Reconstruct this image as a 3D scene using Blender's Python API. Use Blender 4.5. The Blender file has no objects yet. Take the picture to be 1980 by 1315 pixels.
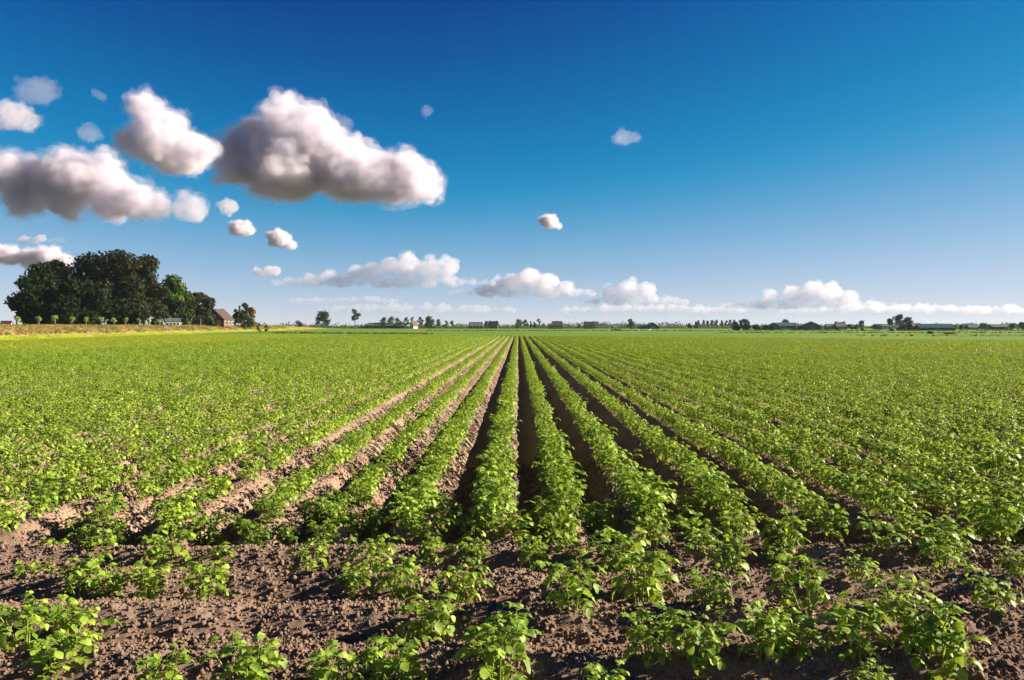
import bpy, bmesh, math, random
import numpy as np
from mathutils import Vector, Matrix, noise as mnoise

R = math.radians
scene = bpy.context.scene
C = scene.collection

# ------------------------------------------------------------------ camera
CAM_Z = 2.05            # eye height above the furrows
F = 1540.0              # focal length in pixels of the 1980 px wide photograph
HORIZON = 630.0         # picture row of the horizon
VPX = 1002.0            # picture column where the ridges run together
cam_data = bpy.data.cameras.new('camera')
cam_data.sensor_width = 36.0
cam_data.lens = 36.0 * F / 1980.0
cam_data.clip_start = 0.1
cam_data.clip_end = 200000.0
cam = bpy.data.objects.new('camera', cam_data)
C.objects.link(cam)
cam.location = (0, 0, CAM_Z)
cam.rotation_euler = (R(90) - math.atan((657.5 - HORIZON) / F), 0, math.atan((VPX - 990.0) / F))
scene.camera = cam

# ------------------------------------------------------------------ sky, sun, exposure
SUN_EL, SUN_AZ = 21.5, 83.0        # azimuth: degrees from +Y (away from the camera) towards +X
world = bpy.data.worlds.new('World')
scene.world = world
world.use_nodes = True
wt = world.node_tree
wt.nodes.clear()
sky = wt.nodes.new('ShaderNodeTexSky')
sky.sky_type = 'NISHITA'
sky.sun_disc = False
sky.sun_elevation = R(SUN_EL)
sky.sun_rotation = R(SUN_AZ)
sky.altitude = 0.0
sky.air_density = 0.5
sky.dust_density = 0.0
sky.ozone_density = 3.0
# one camera response over the whole sky (a polarised, saturated print): gain and black point per channel
shift = wt.nodes.new('ShaderNodeVectorMath'); shift.operation = 'SUBTRACT'
shift.inputs[1].default_value = (1.15, 0.88, 1.32)
gain = wt.nodes.new('ShaderNodeVectorMath'); gain.operation = 'MULTIPLY'
gain.inputs[1].default_value = (2.55, 1.95, 2.5)
toe = wt.nodes.new('ShaderNodeCombineXYZ')          # smooth toe instead of a hard black: (x + sqrt(x^2 + k)) / 2
sep = wt.nodes.new('ShaderNodeSeparateXYZ')
wt.links.new(gain.outputs[0], sep.inputs[0])
for ch, k_toe in enumerate((0.2, 0.10, 0.10)):
    sq = wt.nodes.new('ShaderNodeMath'); sq.operation = 'MULTIPLY_ADD'; sq.inputs[2].default_value = k_toe
    rt = wt.nodes.new('ShaderNodeMath'); rt.operation = 'SQRT'
    sm = wt.nodes.new('ShaderNodeMath'); sm.operation = 'ADD'
    hf = wt.nodes.new('ShaderNodeMath'); hf.operation = 'MULTIPLY'; hf.inputs[1].default_value = 0.5
    wt.links.new(sep.outputs[ch], sq.inputs[0]); wt.links.new(sep.outputs[ch], sq.inputs[1])
    wt.links.new(sq.outputs[0], rt.inputs[0]); wt.links.new(rt.outputs[0], sm.inputs[0]); wt.links.new(sep.outputs[ch], sm.inputs[1])
    wt.links.new(sm.outputs[0], hf.inputs[0]); wt.links.new(hf.outputs[0], toe.inputs[ch])
bg = wt.nodes.new('ShaderNodeBackground')
bg.inputs['Strength'].default_value = 0.05
wout = wt.nodes.new('ShaderNodeOutputWorld')
wt.links.new(sky.outputs[0], shift.inputs[0])
wt.links.new(shift.outputs[0], gain.inputs[0])
# soft shoulder towards white: x / (1 + x / 14)
sh_add = wt.nodes.new('ShaderNodeVectorMath'); sh_add.operation = 'MULTIPLY_ADD'
sh_add.inputs[1].default_value = (1 / 7.5, 1 / 7.5, 1 / 7.5); sh_add.inputs[2].default_value = (1, 1, 1)
sh_div = wt.nodes.new('ShaderNodeVectorMath'); sh_div.operation = 'DIVIDE'
wt.links.new(toe.outputs[0], sh_add.inputs[0])
wt.links.new(toe.outputs[0], sh_div.inputs[0]); wt.links.new(sh_add.outputs[0], sh_div.inputs[1])
wt.links.new(sh_div.outputs[0], bg.inputs['Color'])
wt.links.new(bg.outputs[0], wout.inputs['Surface'])

sun_data = bpy.data.lights.new('sun', 'SUN')
sun_data.energy = 5.0
sun_data.angle = R(0.53)
sun_data.color = (1.0, 0.86, 0.68)
sun = bpy.data.objects.new('sun', sun_data)
C.objects.link(sun)
sun_dir = Vector((math.sin(R(SUN_AZ)) * math.cos(R(SUN_EL)), math.cos(R(SUN_AZ)) * math.cos(R(SUN_EL)), math.sin(R(SUN_EL))))
sun.rotation_euler = sun_dir.to_track_quat('Z', 'Y').to_euler()
sun.location = sun_dir * 300

vs = scene.view_settings
vs.view_transform = 'Standard'
vs.look = 'None'
vs.gamma = 1.0
vs.use_curve_mapping = False
vs.exposure = 1.62
scene.render.engine = 'CYCLES'
cy = scene.cycles
cy.max_bounces = 8
cy.diffuse_bounces = 3
cy.glossy_bounces = 2
cy.transmission_bounces = 4
cy.transparent_max_bounces = 8
cy.volume_bounces = 5
cy.volume_step_rate = 2.0
cy.use_denoising = True
cy.caustics_reflective = False
cy.caustics_refractive = False

# ------------------------------------------------------------------ helpers
rnd = random.Random(7)
rng = np.random.default_rng(11)


def tag(o, label=None, cat=None, group=None, kind=None):
    if label: o['label'] = label
    if cat: o['category'] = cat
    if group: o['group'] = group
    if kind: o['kind'] = kind
    return o


def empty(name, loc=(0, 0, 0), rz=0.0):
    o = bpy.data.objects.new(name, None)
    o.location = loc
    o.rotation_euler = (0, 0, rz)
    o.empty_display_size = 0.1
    C.objects.link(o)
    return o


def mesh_np(name, verts, faces, mat=None, smooth=False):
    """verts (n,3) array; faces (m,k) array, all of one size"""
    me = bpy.data.meshes.new(name)
    v = np.asarray(verts, dtype=np.float32)
    f = np.asarray(faces, dtype=np.int32)
    me.vertices.add(len(v))
    me.vertices.foreach_set('co', v.ravel())
    k = f.shape[1]
    me.loops.add(f.size)
    me.loops.foreach_set('vertex_index', f.ravel())
    me.polygons.add(len(f))
    me.polygons.foreach_set('loop_start', np.arange(0, f.size, k, dtype=np.int32))
    if smooth:
        me.polygons.foreach_set('use_smooth', np.ones(len(f), dtype=bool))
    me.update(calc_edges=True)
    if mat: me.materials.append(mat)
    return me


def mesh_py(name, verts, faces, mat=None, smooth=False):
    me = bpy.data.meshes.new(name)
    me.from_pydata([tuple(v) for v in verts], [], faces)
    if smooth:
        for p in me.polygons: p.use_smooth = True
    me.update()
    if mat: me.materials.append(mat)
    return me


def add(name, me, parent=None, matrix=None):
    o = bpy.data.objects.new(name, me)
    C.objects.link(o)
    if parent is not None: o.parent = parent
    if matrix is not None: o.matrix_basis = matrix
    return o


def at(px, D, z=0.0):
    """ground position seen in picture column px at distance D along +Y"""
    return Vector(((px - VPX) / F * D, D, z))


def zat(py, D):
    return CAM_Z + (HORIZON - py) / F * D


def hash2(ix, iy, s):
    h = (ix.astype(np.int64) * 374761393 + iy.astype(np.int64) * 668265263 + s * 1442695041) & 0xFFFFFFFF
    h = ((h ^ (h >> 13)) * 1274126177) & 0xFFFFFFFF
    h = h ^ (h >> 16)
    return (h & 0xFFFFFF) / float(0xFFFFFF)


def vnoise(x, y, s=0):
    x = np.asarray(x, dtype=np.float64); y = np.asarray(y, dtype=np.float64)
    ix = np.floor(x); iy = np.floor(y)
    fx = x - ix; fy = y - iy
    fx = fx * fx * (3 - 2 * fx); fy = fy * fy * (3 - 2 * fy)
    a = hash2(ix, iy, s); b = hash2(ix + 1, iy, s); c = hash2(ix, iy + 1, s); d = hash2(ix + 1, iy + 1, s)
    return (a + (b - a) * fx + (c - a) * fy + (a - b - c + d) * fx * fy) * 2 - 1


class NT:
    """small node-material builder"""
    def __init__(self, name):
        self.m = bpy.data.materials.new(name)
        self.m.use_nodes = True
        self.t = self.m.node_tree
        self.t.nodes.clear()
        self.out = self.n('ShaderNodeOutputMaterial')

    def n(self, kind, **kw):
        nd = self.t.nodes.new(kind)
        for k, v in kw.items():
            if hasattr(nd, k): setattr(nd, k, v)
            else: nd.inputs[k.replace('_', ' ')].default_value = v
        return nd

    def l(self, a, b): self.t.links.new(a, b)

    def noise(self, scale, detail=4, coord='Object', rough=0.55):
        tc = self.n('ShaderNodeTexCoord')
        no = self.n('ShaderNodeTexNoise')
        no.inputs['Scale'].default_value = scale
        no.inputs['Detail'].default_value = detail
        no.inputs['Roughness'].default_value = rough
        self.l(tc.outputs[coord], no.inputs['Vector'])
        return no

    def ramp(self, src, stops):
        r = self.n('ShaderNodeValToRGB')
        el = r.color_ramp.elements
        while len(el) < len(stops): el.new(0.5)
        for e, (p, c) in zip(el, stops):
            e.position = p; e.color = (*c, 1)
        self.l(src, r.inputs[0])
        return r


def simple_mat(name, col, rough=0.8, var=0.25, scale=1.0, spec=0.3, bump=0.0, bscale=20):
    b = NT(name)
    no = b.noise(scale, 5)
    lo = tuple(c * (1 - var) for c in col); hi = tuple(min(1, c * (1 + var)) for c in col)
    r = b.ramp(no.outputs['Fac'], [(0.3, lo), (0.7, hi)])
    p = b.n('ShaderNodeBsdfPrincipled')
    p.inputs['Roughness'].default_value = rough
    p.inputs['Specular IOR Level'].default_value = spec
    b.l(r.outputs[0], p.inputs['Base Color'])
    if bump:
        n2 = b.noise(bscale, 4)
        bp = b.n('ShaderNodeBump'); bp.inputs['Strength'].default_value = bump; bp.inputs['Distance'].default_value = 0.02
        b.l(n2.outputs['Fac'], bp.inputs['Height']); b.l(bp.outputs[0], p.inputs['Normal'])
    b.l(p.outputs[0], b.out.inputs['Surface'])
    return b.m


def leaf_mat(name, dark, light, trans, tmix=0.35, rough=0.45, spec=0.4, nscale=6.0, random_w=0.5, crinkle=0.0):
    """leaf: glossy front plus light shining through; colour varies from plant to plant and along the leaf"""
    b = NT(name)
    oi = b.n('ShaderNodeObjectInfo')
    no = b.noise(nscale, 3)
    mx = b.n('ShaderNodeMath', operation='MULTIPLY_ADD')
    b.l(oi.outputs['Random'], mx.inputs[0]); mx.inputs[1].default_value = random_w
    b.l(no.outputs['Fac'], mx.inputs[2])
    sb = b.n('ShaderNodeMath', operation='SUBTRACT'); b.l(mx.outputs[0], sb.inputs[0]); sb.inputs[1].default_value = random_w * 0.5
    r = b.ramp(sb.outputs[0], [(0.25, dark), (0.75, light)])
    p = b.n('ShaderNodeBsdfPrincipled')
    p.inputs['Roughness'].default_value = rough
    p.inputs['Specular IOR Level'].default_value = spec
    b.l(r.outputs[0], p.inputs['Base Color'])
    if crinkle:
        n2 = b.noise(95.0, 3)
        bp = b.n('ShaderNodeBump'); bp.inputs['Strength'].default_value = crinkle; bp.inputs['Distance'].default_value = 0.006
        b.l(n2.outputs['Fac'], bp.inputs['Height']); b.l(bp.outputs[0], p.inputs['Normal'])
    tr = b.n('ShaderNodeBsdfTranslucent')
    tr.inputs['Color'].default_value = (*trans, 1)
    ms = b.n('ShaderNodeMixShader'); ms.inputs[0].default_value = tmix
    b.l(p.outputs[0], ms.inputs[1]); b.l(tr.outputs[0], ms.inputs[2])
    b.l(ms.outputs[0], b.out.inputs['Surface'])
    return b.m


def ico_arrays(sub):
    bm = bmesh.new()
    bmesh.ops.create_icosphere(bm, subdivisions=sub, radius=1.0)
    v = np.array([x.co[:] for x in bm.verts]); f = np.array([[q.index for q in p.verts] for p in bm.faces])
    bm.free()
    return v, f



def vnoise3(p, s=0):
    """value noise on (n,3) points, -1..1"""
    i = np.floor(p).astype(np.int64); f = p - i; f = f * f * (3 - 2 * f)
    r = 0
    for dz in (0, 1):
        wz = f[:, 2] if dz else 1 - f[:, 2]
        for dy in (0, 1):
            wy = f[:, 1] if dy else 1 - f[:, 1]
            for dx in (0, 1):
                wx = f[:, 0] if dx else 1 - f[:, 0]
                r = r + wx * wy * wz * hash2(i[:, 0] + dx, i[:, 1] + dy, s + 7919 * (i[:, 2] + dz))
    return r * 2 - 1

# ------------------------------------------------------------------ clouds: closed billowing hulls filled with scattering droplets


def cloud_mat(name, dens, rmax, shell=0, aniso=0.3, thin=False):
    """droplet density thins out and billows at several sizes, so that the rim frays"""
    m = bpy.data.materials.new(name)
    m.use_nodes = True
    t = m.node_tree; t.nodes.clear()
    o = t.nodes.new('ShaderNodeOutputMaterial')
    v = t.nodes.new('ShaderNodeVolumePrincipled')
    v.inputs['Color'].default_value = (0.935, 0.905, 0.968, 1)
    v.inputs['Anisotropy'].default_value = aniso
    tc = t.nodes.new('ShaderNodeTexCoord')
    no = t.nodes.new('ShaderNodeTexNoise')
    no.inputs['Scale'].default_value = (3.0 if shell == 0 else 2.2) / rmax
    no.inputs['Detail'].default_value = 3.0
    no.inputs['Roughness'].default_value = 0.6
    mr = t.nodes.new('ShaderNodeMapRange')
    mr.inputs['From Min'].default_value = 0.38 if shell == 0 else 0.32; mr.inputs['From Max'].default_value = 0.68 if shell == 0 else 0.66
    mr.inputs['To Min'].default_value = 0.0; mr.inputs['To Max'].default_value = dens * 2.0
    t.links.new(tc.outputs['Object'], no.inputs['Vector'])
    t.links.new(no.outputs['Fac'], mr.inputs['Value'])
    if thin: v.inputs['Density'].default_value = dens
    else: t.links.new(mr.outputs[0], v.inputs['Density'])
    t.links.new(v.outputs[0], o.inputs['Volume'])
    return m


def hull(S, org, flat, vox, rmax, seed, disp, shrink):
    """one closed skin round all the billows, each shrunk by a fixed depth"""
    v0, f0 = ico_arrays(2)
    V = []; Fc = []; n = 0
    for c, r in S:
        r = r - shrink
        if r < vox * 0.9: continue
        V.append(v0 * r * np.array([1.15, 1.1, 0.92]) + np.array(c[:])); Fc.append(f0 + n); n += len(v0)
    if not V: return None
    V = np.concatenate(V) - org; Fc = np.concatenate(Fc)
    low = V[:, 2] < shrink
    V[low, 2] = shrink + (V[low, 2] - shrink) * flat
    me = mesh_np('hull', V, Fc)
    tmp = bpy.data.objects.new('tmp_cloud', me)
    C.objects.link(tmp)
    md = tmp.modifiers.new('r', 'REMESH'); md.mode = 'VOXEL'; md.voxel_size = vox
    dg = bpy.context.evaluated_depsgraph_get()
    me2 = bpy.data.meshes.new_from_object(tmp.evaluated_get(dg))
    bpy.data.objects.remove(tmp); bpy.data.meshes.remove(me)
    nv = len(me2.vertices)
    if nv == 0: return None
    co = np.empty(nv * 3, dtype=np.float32); me2.vertices.foreach_get('co', co); co = co.reshape(-1, 3)
    no = np.empty(nv * 3, dtype=np.float32); me2.vertices.foreach_get('normal', no); no = no.reshape(-1, 3)
    s1 = 1.0 / (rmax * 0.55)
    q = co.astype(np.float64) * s1 + np.array([seed * 3.1, 0, 0])
    off = abs(vnoise3(q * 1.6, 1)) * 0.5 + abs(vnoise3(q * 3.4, 2)) * 0.28 + abs(vnoise3(q * 7.1, 3)) * 0.17 + abs(vnoise3(q * 15.3, 4)) * 0.10
    co += no * ((off - 0.25) * rmax * disp)[:, None]
    me2.vertices.foreach_set('co', co.ravel())
    # keep the main body only
    ed = np.empty(len(me2.edges) * 2, np.int32); me2.edges.foreach_get('vertices', ed); ed = ed.reshape(-1, 2)
    lab = np.arange(nv)
    while True:
        old = lab.copy()
        m = np.minimum(lab[ed[:, 0]], lab[ed[:, 1]])
        np.minimum.at(lab, ed[:, 0], m); np.minimum.at(lab, ed[:, 1], m)
        lab = lab[lab]
        if (lab == old).all(): break
    big_ = np.bincount(lab).argmax()
    if (lab != big_).any():
        bm = bmesh.new(); bm.from_mesh(me2); bm.verts.ensure_lookup_table()
        bmesh.ops.delete(bm, geom=[bm.verts[q] for q in np.where(lab != big_)[0]], context='VERTS')
        bm.to_mesh(me2); bm.free()
    me2.materials.clear()
    for p in me2.polygons: p.use_smooth = True
    me2.update()
    return me2


def build_cloud(name, label, blobs, base_py, thick=30.0, kids=16, group='cumulus clouds in the evening sky', seed=0, disp=0.30, flat=0.2):
    """blobs: (px, py, radius px). thick: optical thickness across the largest billow. A thin fraying veil round denser and denser cores."""
    rr = random.Random(seed + 100)
    D = 900.0 * F / (HORIZON - base_py)
    k = D / F
    grow = 1.15
    S = []
    for (px, py, r) in blobs:
        j = .25 if r < 17 and len(blobs) < 8 else 0.0
        c = at(px + rr.gauss(0, j) * r, D, zat(py + rr.gauss(0, j) * r, D)); r = r * k * grow * (1 + rr.uniform(-j, j))
        c.y += rr.uniform(-0.4, 0.4) * r
        S.append((c, r))
        for _ in range(kids):
            d = Vector((rr.gauss(0, 1), rr.gauss(0, 1), rr.gauss(0.25, 0.8))).normalized()
            r1 = r * rr.uniform(0.3, 0.55)
            c1 = c + d * (r * rr.uniform(0.6, 0.85))
            S.append((c1, r1))
            for _ in range(6):
                d2 = (d + Vector((rr.gauss(0, .7), rr.gauss(0, .7), rr.gauss(0.1, .6)))).normalized()
                S.append((c1 + d2 * r1 * 0.85, r1 * rr.uniform(0.3, 0.5)))
    rmax = max(b[2] for b in blobs) * k * grow
    org = np.array([sum(c.x for c, r in S) / len(S), sum(c.y for c, r in S) / len(S), 900.0 + CAM_Z])
    rho = thick / (2 * rmax)
    o = None
    for shell, (sh, frac) in enumerate([(0.0, 0.11), (0.08, 0.30), (0.19, 0.95)]):
        if shell == 2 and thick < 5: break
        if shell == 1 and thick < 2.5: break
        thin = thick < 2.5
        if thin: frac = 0.3 if len(blobs) > 20 else 0.12; disp = 0.55
        me = hull(S, org, flat, rmax / (9.0 if len(blobs) > 20 else 19.0 if len(blobs) > 6 else 13.0), rmax, seed + shell, disp, sh * rmax)
        if me is None: break
        me.materials.append(cloud_mat('cloud_droplets', rho * frac, rmax, shell, thin=thin))
        if o is None:
            o = add(name, me); o.location = org
            tag(o, label, 'cloud', group)
        else:
            add('core', me, o)
    return o


def band(x0, x1, y, r, n, seed):
    rr = random.Random(seed)
    out = []
    for q in range(n):
        t = (q + .5) / n
        e = math.sin(math.pi * t) ** .5
        out.append((x0 + (x1 - x0) * t + rr.uniform(-3, 3), y - rr.uniform(0, r * .7) * e, r * rr.uniform(.55, 1.15) * (.45 + .55 * e)))
    return out


CLOUDS = [
    ('cloud', 'largest white cumulus, rounded top and flat grey base, above the crosswise horizon clouds',
     [(500, 280, 62), (560, 270, 58), (610, 270, 50), (470, 320, 45), (640, 320, 60), (560, 340, 60), (700, 345, 55), (760, 355, 48), (805, 345, 42), (825, 370, 30), (690, 310, 38), (785, 320, 28)], 395, 8),
    ('cloud', 'tall leaning cumulus with a narrow tower, touching the largest cloud',
     [(285, 210, 30), (295, 245, 38), (320, 280, 48), (365, 290, 40), (260, 275, 34), (340, 310, 42), (400, 290, 24)], 335, 5.5),
    ('cloud', 'broad mauve-grey cumulus bank above the dark tree clump',
     [(30, 345, 42), (85, 345, 45), (150, 345, 48), (195, 340, 38), (210, 385, 40), (265, 390, 36), (300, 400, 28), (365, 405, 28), (120, 380, 40), (40, 385, 34)], 428, 6),
    ('cloud', 'grey wisp of cloud, highest of all in the corner of the sky', [(65, 175, 26), (85, 178, 20), (45, 182, 16)], 198, 2.4),
    ('cloud', 'grey ragged cloud just under the highest wisp', [(10, 220, 28), (40, 232, 24), (65, 238, 16)], 252, 3),
    ('cloud', 'small puff between the tall leaning cumulus and the corner clouds', [(172, 260, 16), (185, 257, 12)], 275, 2.2),
    ('cloud', 'tiny faint wisp above the small puff near the leaning cumulus', [(185, 184, 9), (200, 188, 9)], 198, 1.6),
    ('cloud', 'ragged white cloud peeping out behind the top of the tree clump', [(20, 495, 20), (55, 500, 20), (90, 508, 16), (120, 508, 12), (-10, 490, 22)], 522, 6),
    ('cloud', 'thin grey cloud streak between mauve bank and tree clump', band(30, 118, 466, 8, 12, 5), 475, 2.5),
    ('cloud', 'small bright cloud directly below the largest cumulus', [(462, 441, 15), (480, 447, 10)], 455, 5),
    ('cloud', 'little peaked cloud lowest under the largest cumulus', [(540, 466, 14), (522, 473, 10), (556, 474, 10), (500, 475, 6)], 481, 5),
    ('cloud', 'faint tuft between mauve bank and largest cumulus', [(434, 402, 13), (440, 410, 9)], 420, 2.5),
    ('cloud', 'lone round white cloud over the vanishing point of the ridges', [(1048, 430, 13), (1063, 430, 15), (1075, 434, 9)], 446, 6),
    ('cloud', 'thin feathery cloud alone high above the lone round cloud', [(1210, 265, 14), (1228, 272, 10), (1192, 268, 10)], 282, 2.2),
    ('cloud', 'tiny faint puff high beyond the tip of the largest cumulus', [(828, 213, 10), (822, 222, 7)], 230, 1.5),
    ('cloud', 'wispy scrap just over the top of the largest cumulus', [(660, 240, 14), (664, 255, 13), (655, 225, 10)], 275, 1.6),
    ('cloud', 'small round cloud at the end of the long horizon bank', [(520, 521, 13), (503, 526, 9), (535, 526, 8)], 533, 4.5),
    ('cloud', 'long lumpy bank of white cloud over the distant village trees',
     band(520, 960, 548, 13, 34, 6) + [(690, 528, 17), (720, 524, 18), (755, 514, 18), (790, 515, 22), (830, 520, 20), (865, 516, 20), (640, 535, 15), (600, 541, 13)], 557, 3.6),
    ('cloud', 'broad pale cumulus low over the ends of the ridges',
     band(870, 1150, 568, 12, 24, 7) + [(960, 556, 16), (990, 546, 18), (1025, 538, 20), (1060, 545, 18), (1095, 556, 14)], 577, 4.5),
    ('cloud', 'hazy pale cumulus next along from the broad low one', band(1120, 1330, 584, 11, 20, 8) + [(1180, 566, 14), (1215, 558, 18), (1250, 560, 16)], 592, 3),
    ('cloud', 'wide hazy cumulus low over the blue sheds', band(1380, 1740, 592, 11, 32, 9) + [(1490, 572, 13), (1530, 568, 16), (1570, 562, 18), (1605, 566, 18), (1640, 574, 14)], 600, 3),
    ('cloud', 'low hazy white cloud band along the horizon above the poplars', band(1040, 1470, 601, 8, 44, 1), 608, 2.2),
    ('cloud', 'low hazy white cloud band along the horizon past the blue sheds', band(1500, 2080, 602, 9, 56, 2), 609, 2.2),
    ('cloud', 'low hazy white cloud band above the village trees', band(600, 1010, 600, 8, 44, 3), 607, 1.8),
    ('cloud', 'faint flat haze cloud under the long bank, above the lone field trees', band(520, 860, 583, 6, 46, 4), 590, 1.8),
]
for i, (nm, lab, blobs, base, th) in enumerate(CLOUDS):
    small = max(b[2] for b in blobs) < 17
    build_cloud(nm, lab, blobs, base, th, kids=6 if len(blobs) > 20 else 10 if small else 16, seed=i * 7 + 1)
# ------------------------------------------------------------------ the field: ridges, furrows, soil
LEFT_EDGE, RIGHT_EDGE = -31.0, 80.0
_left = [-0.25, -1.02, -1.70, -2.40, -3.22, -3.92]
while _left[-1] > LEFT_EDGE: _left.append(_left[-1] - 0.735)
_right = [0.47, 1.20, 2.05, 2.78, 3.51]
while _right[-1] < RIGHT_EDGE: _right.append(_right[-1] + 0.735)
ROWS = np.array(sorted(_left + _right))
ROW0 = int(np.argmin(abs(ROWS + 0.25)))             # the ridge that runs straight up the middle
HEAD_Y = [2.55, 3.25, 3.93, 4.60, 5.28, 5.98, 6.68]  # crests of the crosswise headland ridges
JOIN = 7.25


def far_end(x):
    return 134.0 - 0.75 * np.asarray(x, dtype=float)


def soil_z(x, y, fine=True):
    x = np.asarray(x, dtype=np.float64); y = np.asarray(y, dtype=np.float64)
    wob = 0.03 * vnoise(x * 0 + y * 0.25, np.round(x / 0.73) * 7.3, 3)
    xx = x + wob
    i = np.clip(np.searchsorted(ROWS, xx), 1, len(ROWS) - 1)
    a = ROWS[i - 1]; b = ROWS[i]
    d = np.minimum(xx - a, b - xx)                   # distance to the nearer crest
    t = np.clip((d - 0.06) / 0.27, 0, 1)
    main = 0.22 * (1 - t * t * (3 - 2 * t))
    yy = y + 0.05 * vnoise(x * 0.5, x * 0 + 2.2, 5) - 0.012 * x
    hd = np.full(yy.shape, 9.0)
    for c in HEAD_Y: hd = np.minimum(hd, abs(yy - c))
    t = np.clip((hd - 0.05) / 0.29, 0, 1)
    head = 0.04 + 0.135 * (1 - t * t * (3 - 2 * t))
    w = np.clip((y - JOIN - 0.012 * x + 0.12 * vnoise(x * 1.7, x * 0, 9)) / 0.35 + 0.5, 0, 1)
    w = w * w * (3 - 2 * w)
    z = main * w + head * (1 - w)
    z = z + 0.022 * vnoise(x * 2.3, y * 2.3, 1) + 0.014 * vnoise(x * 5.1, y * 5.1, 2)
    if fine:
        z = z + 0.010 * vnoise(x * 12, y * 12, 3) + 0.008 * vnoise(x * 24, y * 24, 4) + 0.005 * vnoise(x * 47, y * 47, 6)
    return z


def soil_mat():
    b = NT('dry_field_soil')
    n1 = b.noise(0.8, 8, rough=0.65)
    n2 = b.noise(38.0, 4, rough=0.65)
    r1 = b.ramp(n1.outputs['Fac'], [(0.25, (0.19, 0.132, 0.097)), (0.55, (0.30, 0.213, 0.158)), (0.8, (0.40, 0.296, 0.224))])
    r2 = b.ramp(n2.outputs['Fac'], [(0.3, (0.62, 0.60, 0.58)), (0.65, (1.12, 1.1, 1.08))])
    mx = b.n('ShaderNodeMix', data_type='RGBA', blend_type='MULTIPLY')
    mx.inputs[0].default_value = 1.0
    b.l(r1.outputs[0], mx.inputs[6]); b.l(r2.outputs[0], mx.inputs[7])
    p = b.n('ShaderNodeBsdfPrincipled')
    p.inputs['Roughness'].default_value = 0.95
    p.inputs['Specular IOR Level'].default_value = 0.15
    b.l(mx.outputs[2], p.inputs['Base Color'])
    n3 = b.noise(90.0, 5, rough=0.7)
    bp = b.n('ShaderNodeBump'); bp.inputs['Strength'].default_value = 0.7; bp.inputs['Distance'].default_value = 0.012
    b.l(n3.outputs['Fac'], bp.inputs['Height']); b.l(bp.outputs[0], p.inputs['Normal'])
    b.l(p.outputs[0], b.out.inputs['Surface'])
    return b.m


SOIL = soil_mat()


def grid_patch(xs, ys, fine):
    X, Y = np.meshgrid(xs, ys)
    Z = soil_z(X, Y, fine)
    v = np.stack([X, Y, Z], -1).reshape(-1, 3)
    nx, ny = len(xs), len(ys)
    i = np.arange(nx * ny).reshape(ny, nx)
    f = np.stack([i[:-1, :-1], i[:-1, 1:], i[1:, 1:], i[1:, :-1]], -1).reshape(-1, 4)
    return v, f


patches = [grid_patch(np.arange(-7.6, 7.61, 0.022), np.arange(2.0, 10.4, 0.022), True)]
patches.append(grid_patch(np.concatenate([np.arange(-31.5, -7.5, 0.09), np.arange(-7.58, 7.6, 0.06), np.arange(7.6, 82, 0.09)]),
                          np.concatenate([np.arange(10.38, 22, 0.10), np.arange(22, 40, 0.3), np.arange(40, 160, 1.5)]), False))
patches.append(grid_patch(np.arange(-18, -7.55, 0.09), np.arange(2.0, 10.46, 0.10), False))
patches.append(grid_patch(np.arange(7.56, 18, 0.09), np.arange(2.0, 10.46, 0.10), False))
vv, ff, n = [], [], 0
for v, f in patches:
    # keep only faces inside the field
    c = v[f].mean(1)
    keep = (c[:, 1] < far_end(c[:, 0]) + 0.6) & (c[:, 0] > LEFT_EDGE - 0.4) & (np.abs(c[:, 0]) < 9 + 0.75 * c[:, 1])
    ff.append(f[keep] + n); vv.append(v); n += len(v)
vv = np.concatenate(vv); ff = np.concatenate(ff)
used = np.zeros(len(vv), bool); used[ff.ravel()] = True
remap = np.cumsum(used) - 1
soil = add('field_soil', mesh_np('field_soil', vv[used], remap[ff], SOIL, smooth=False))
tag(soil, 'ridged dry brown soil of the potato field', kind='structure')


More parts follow.
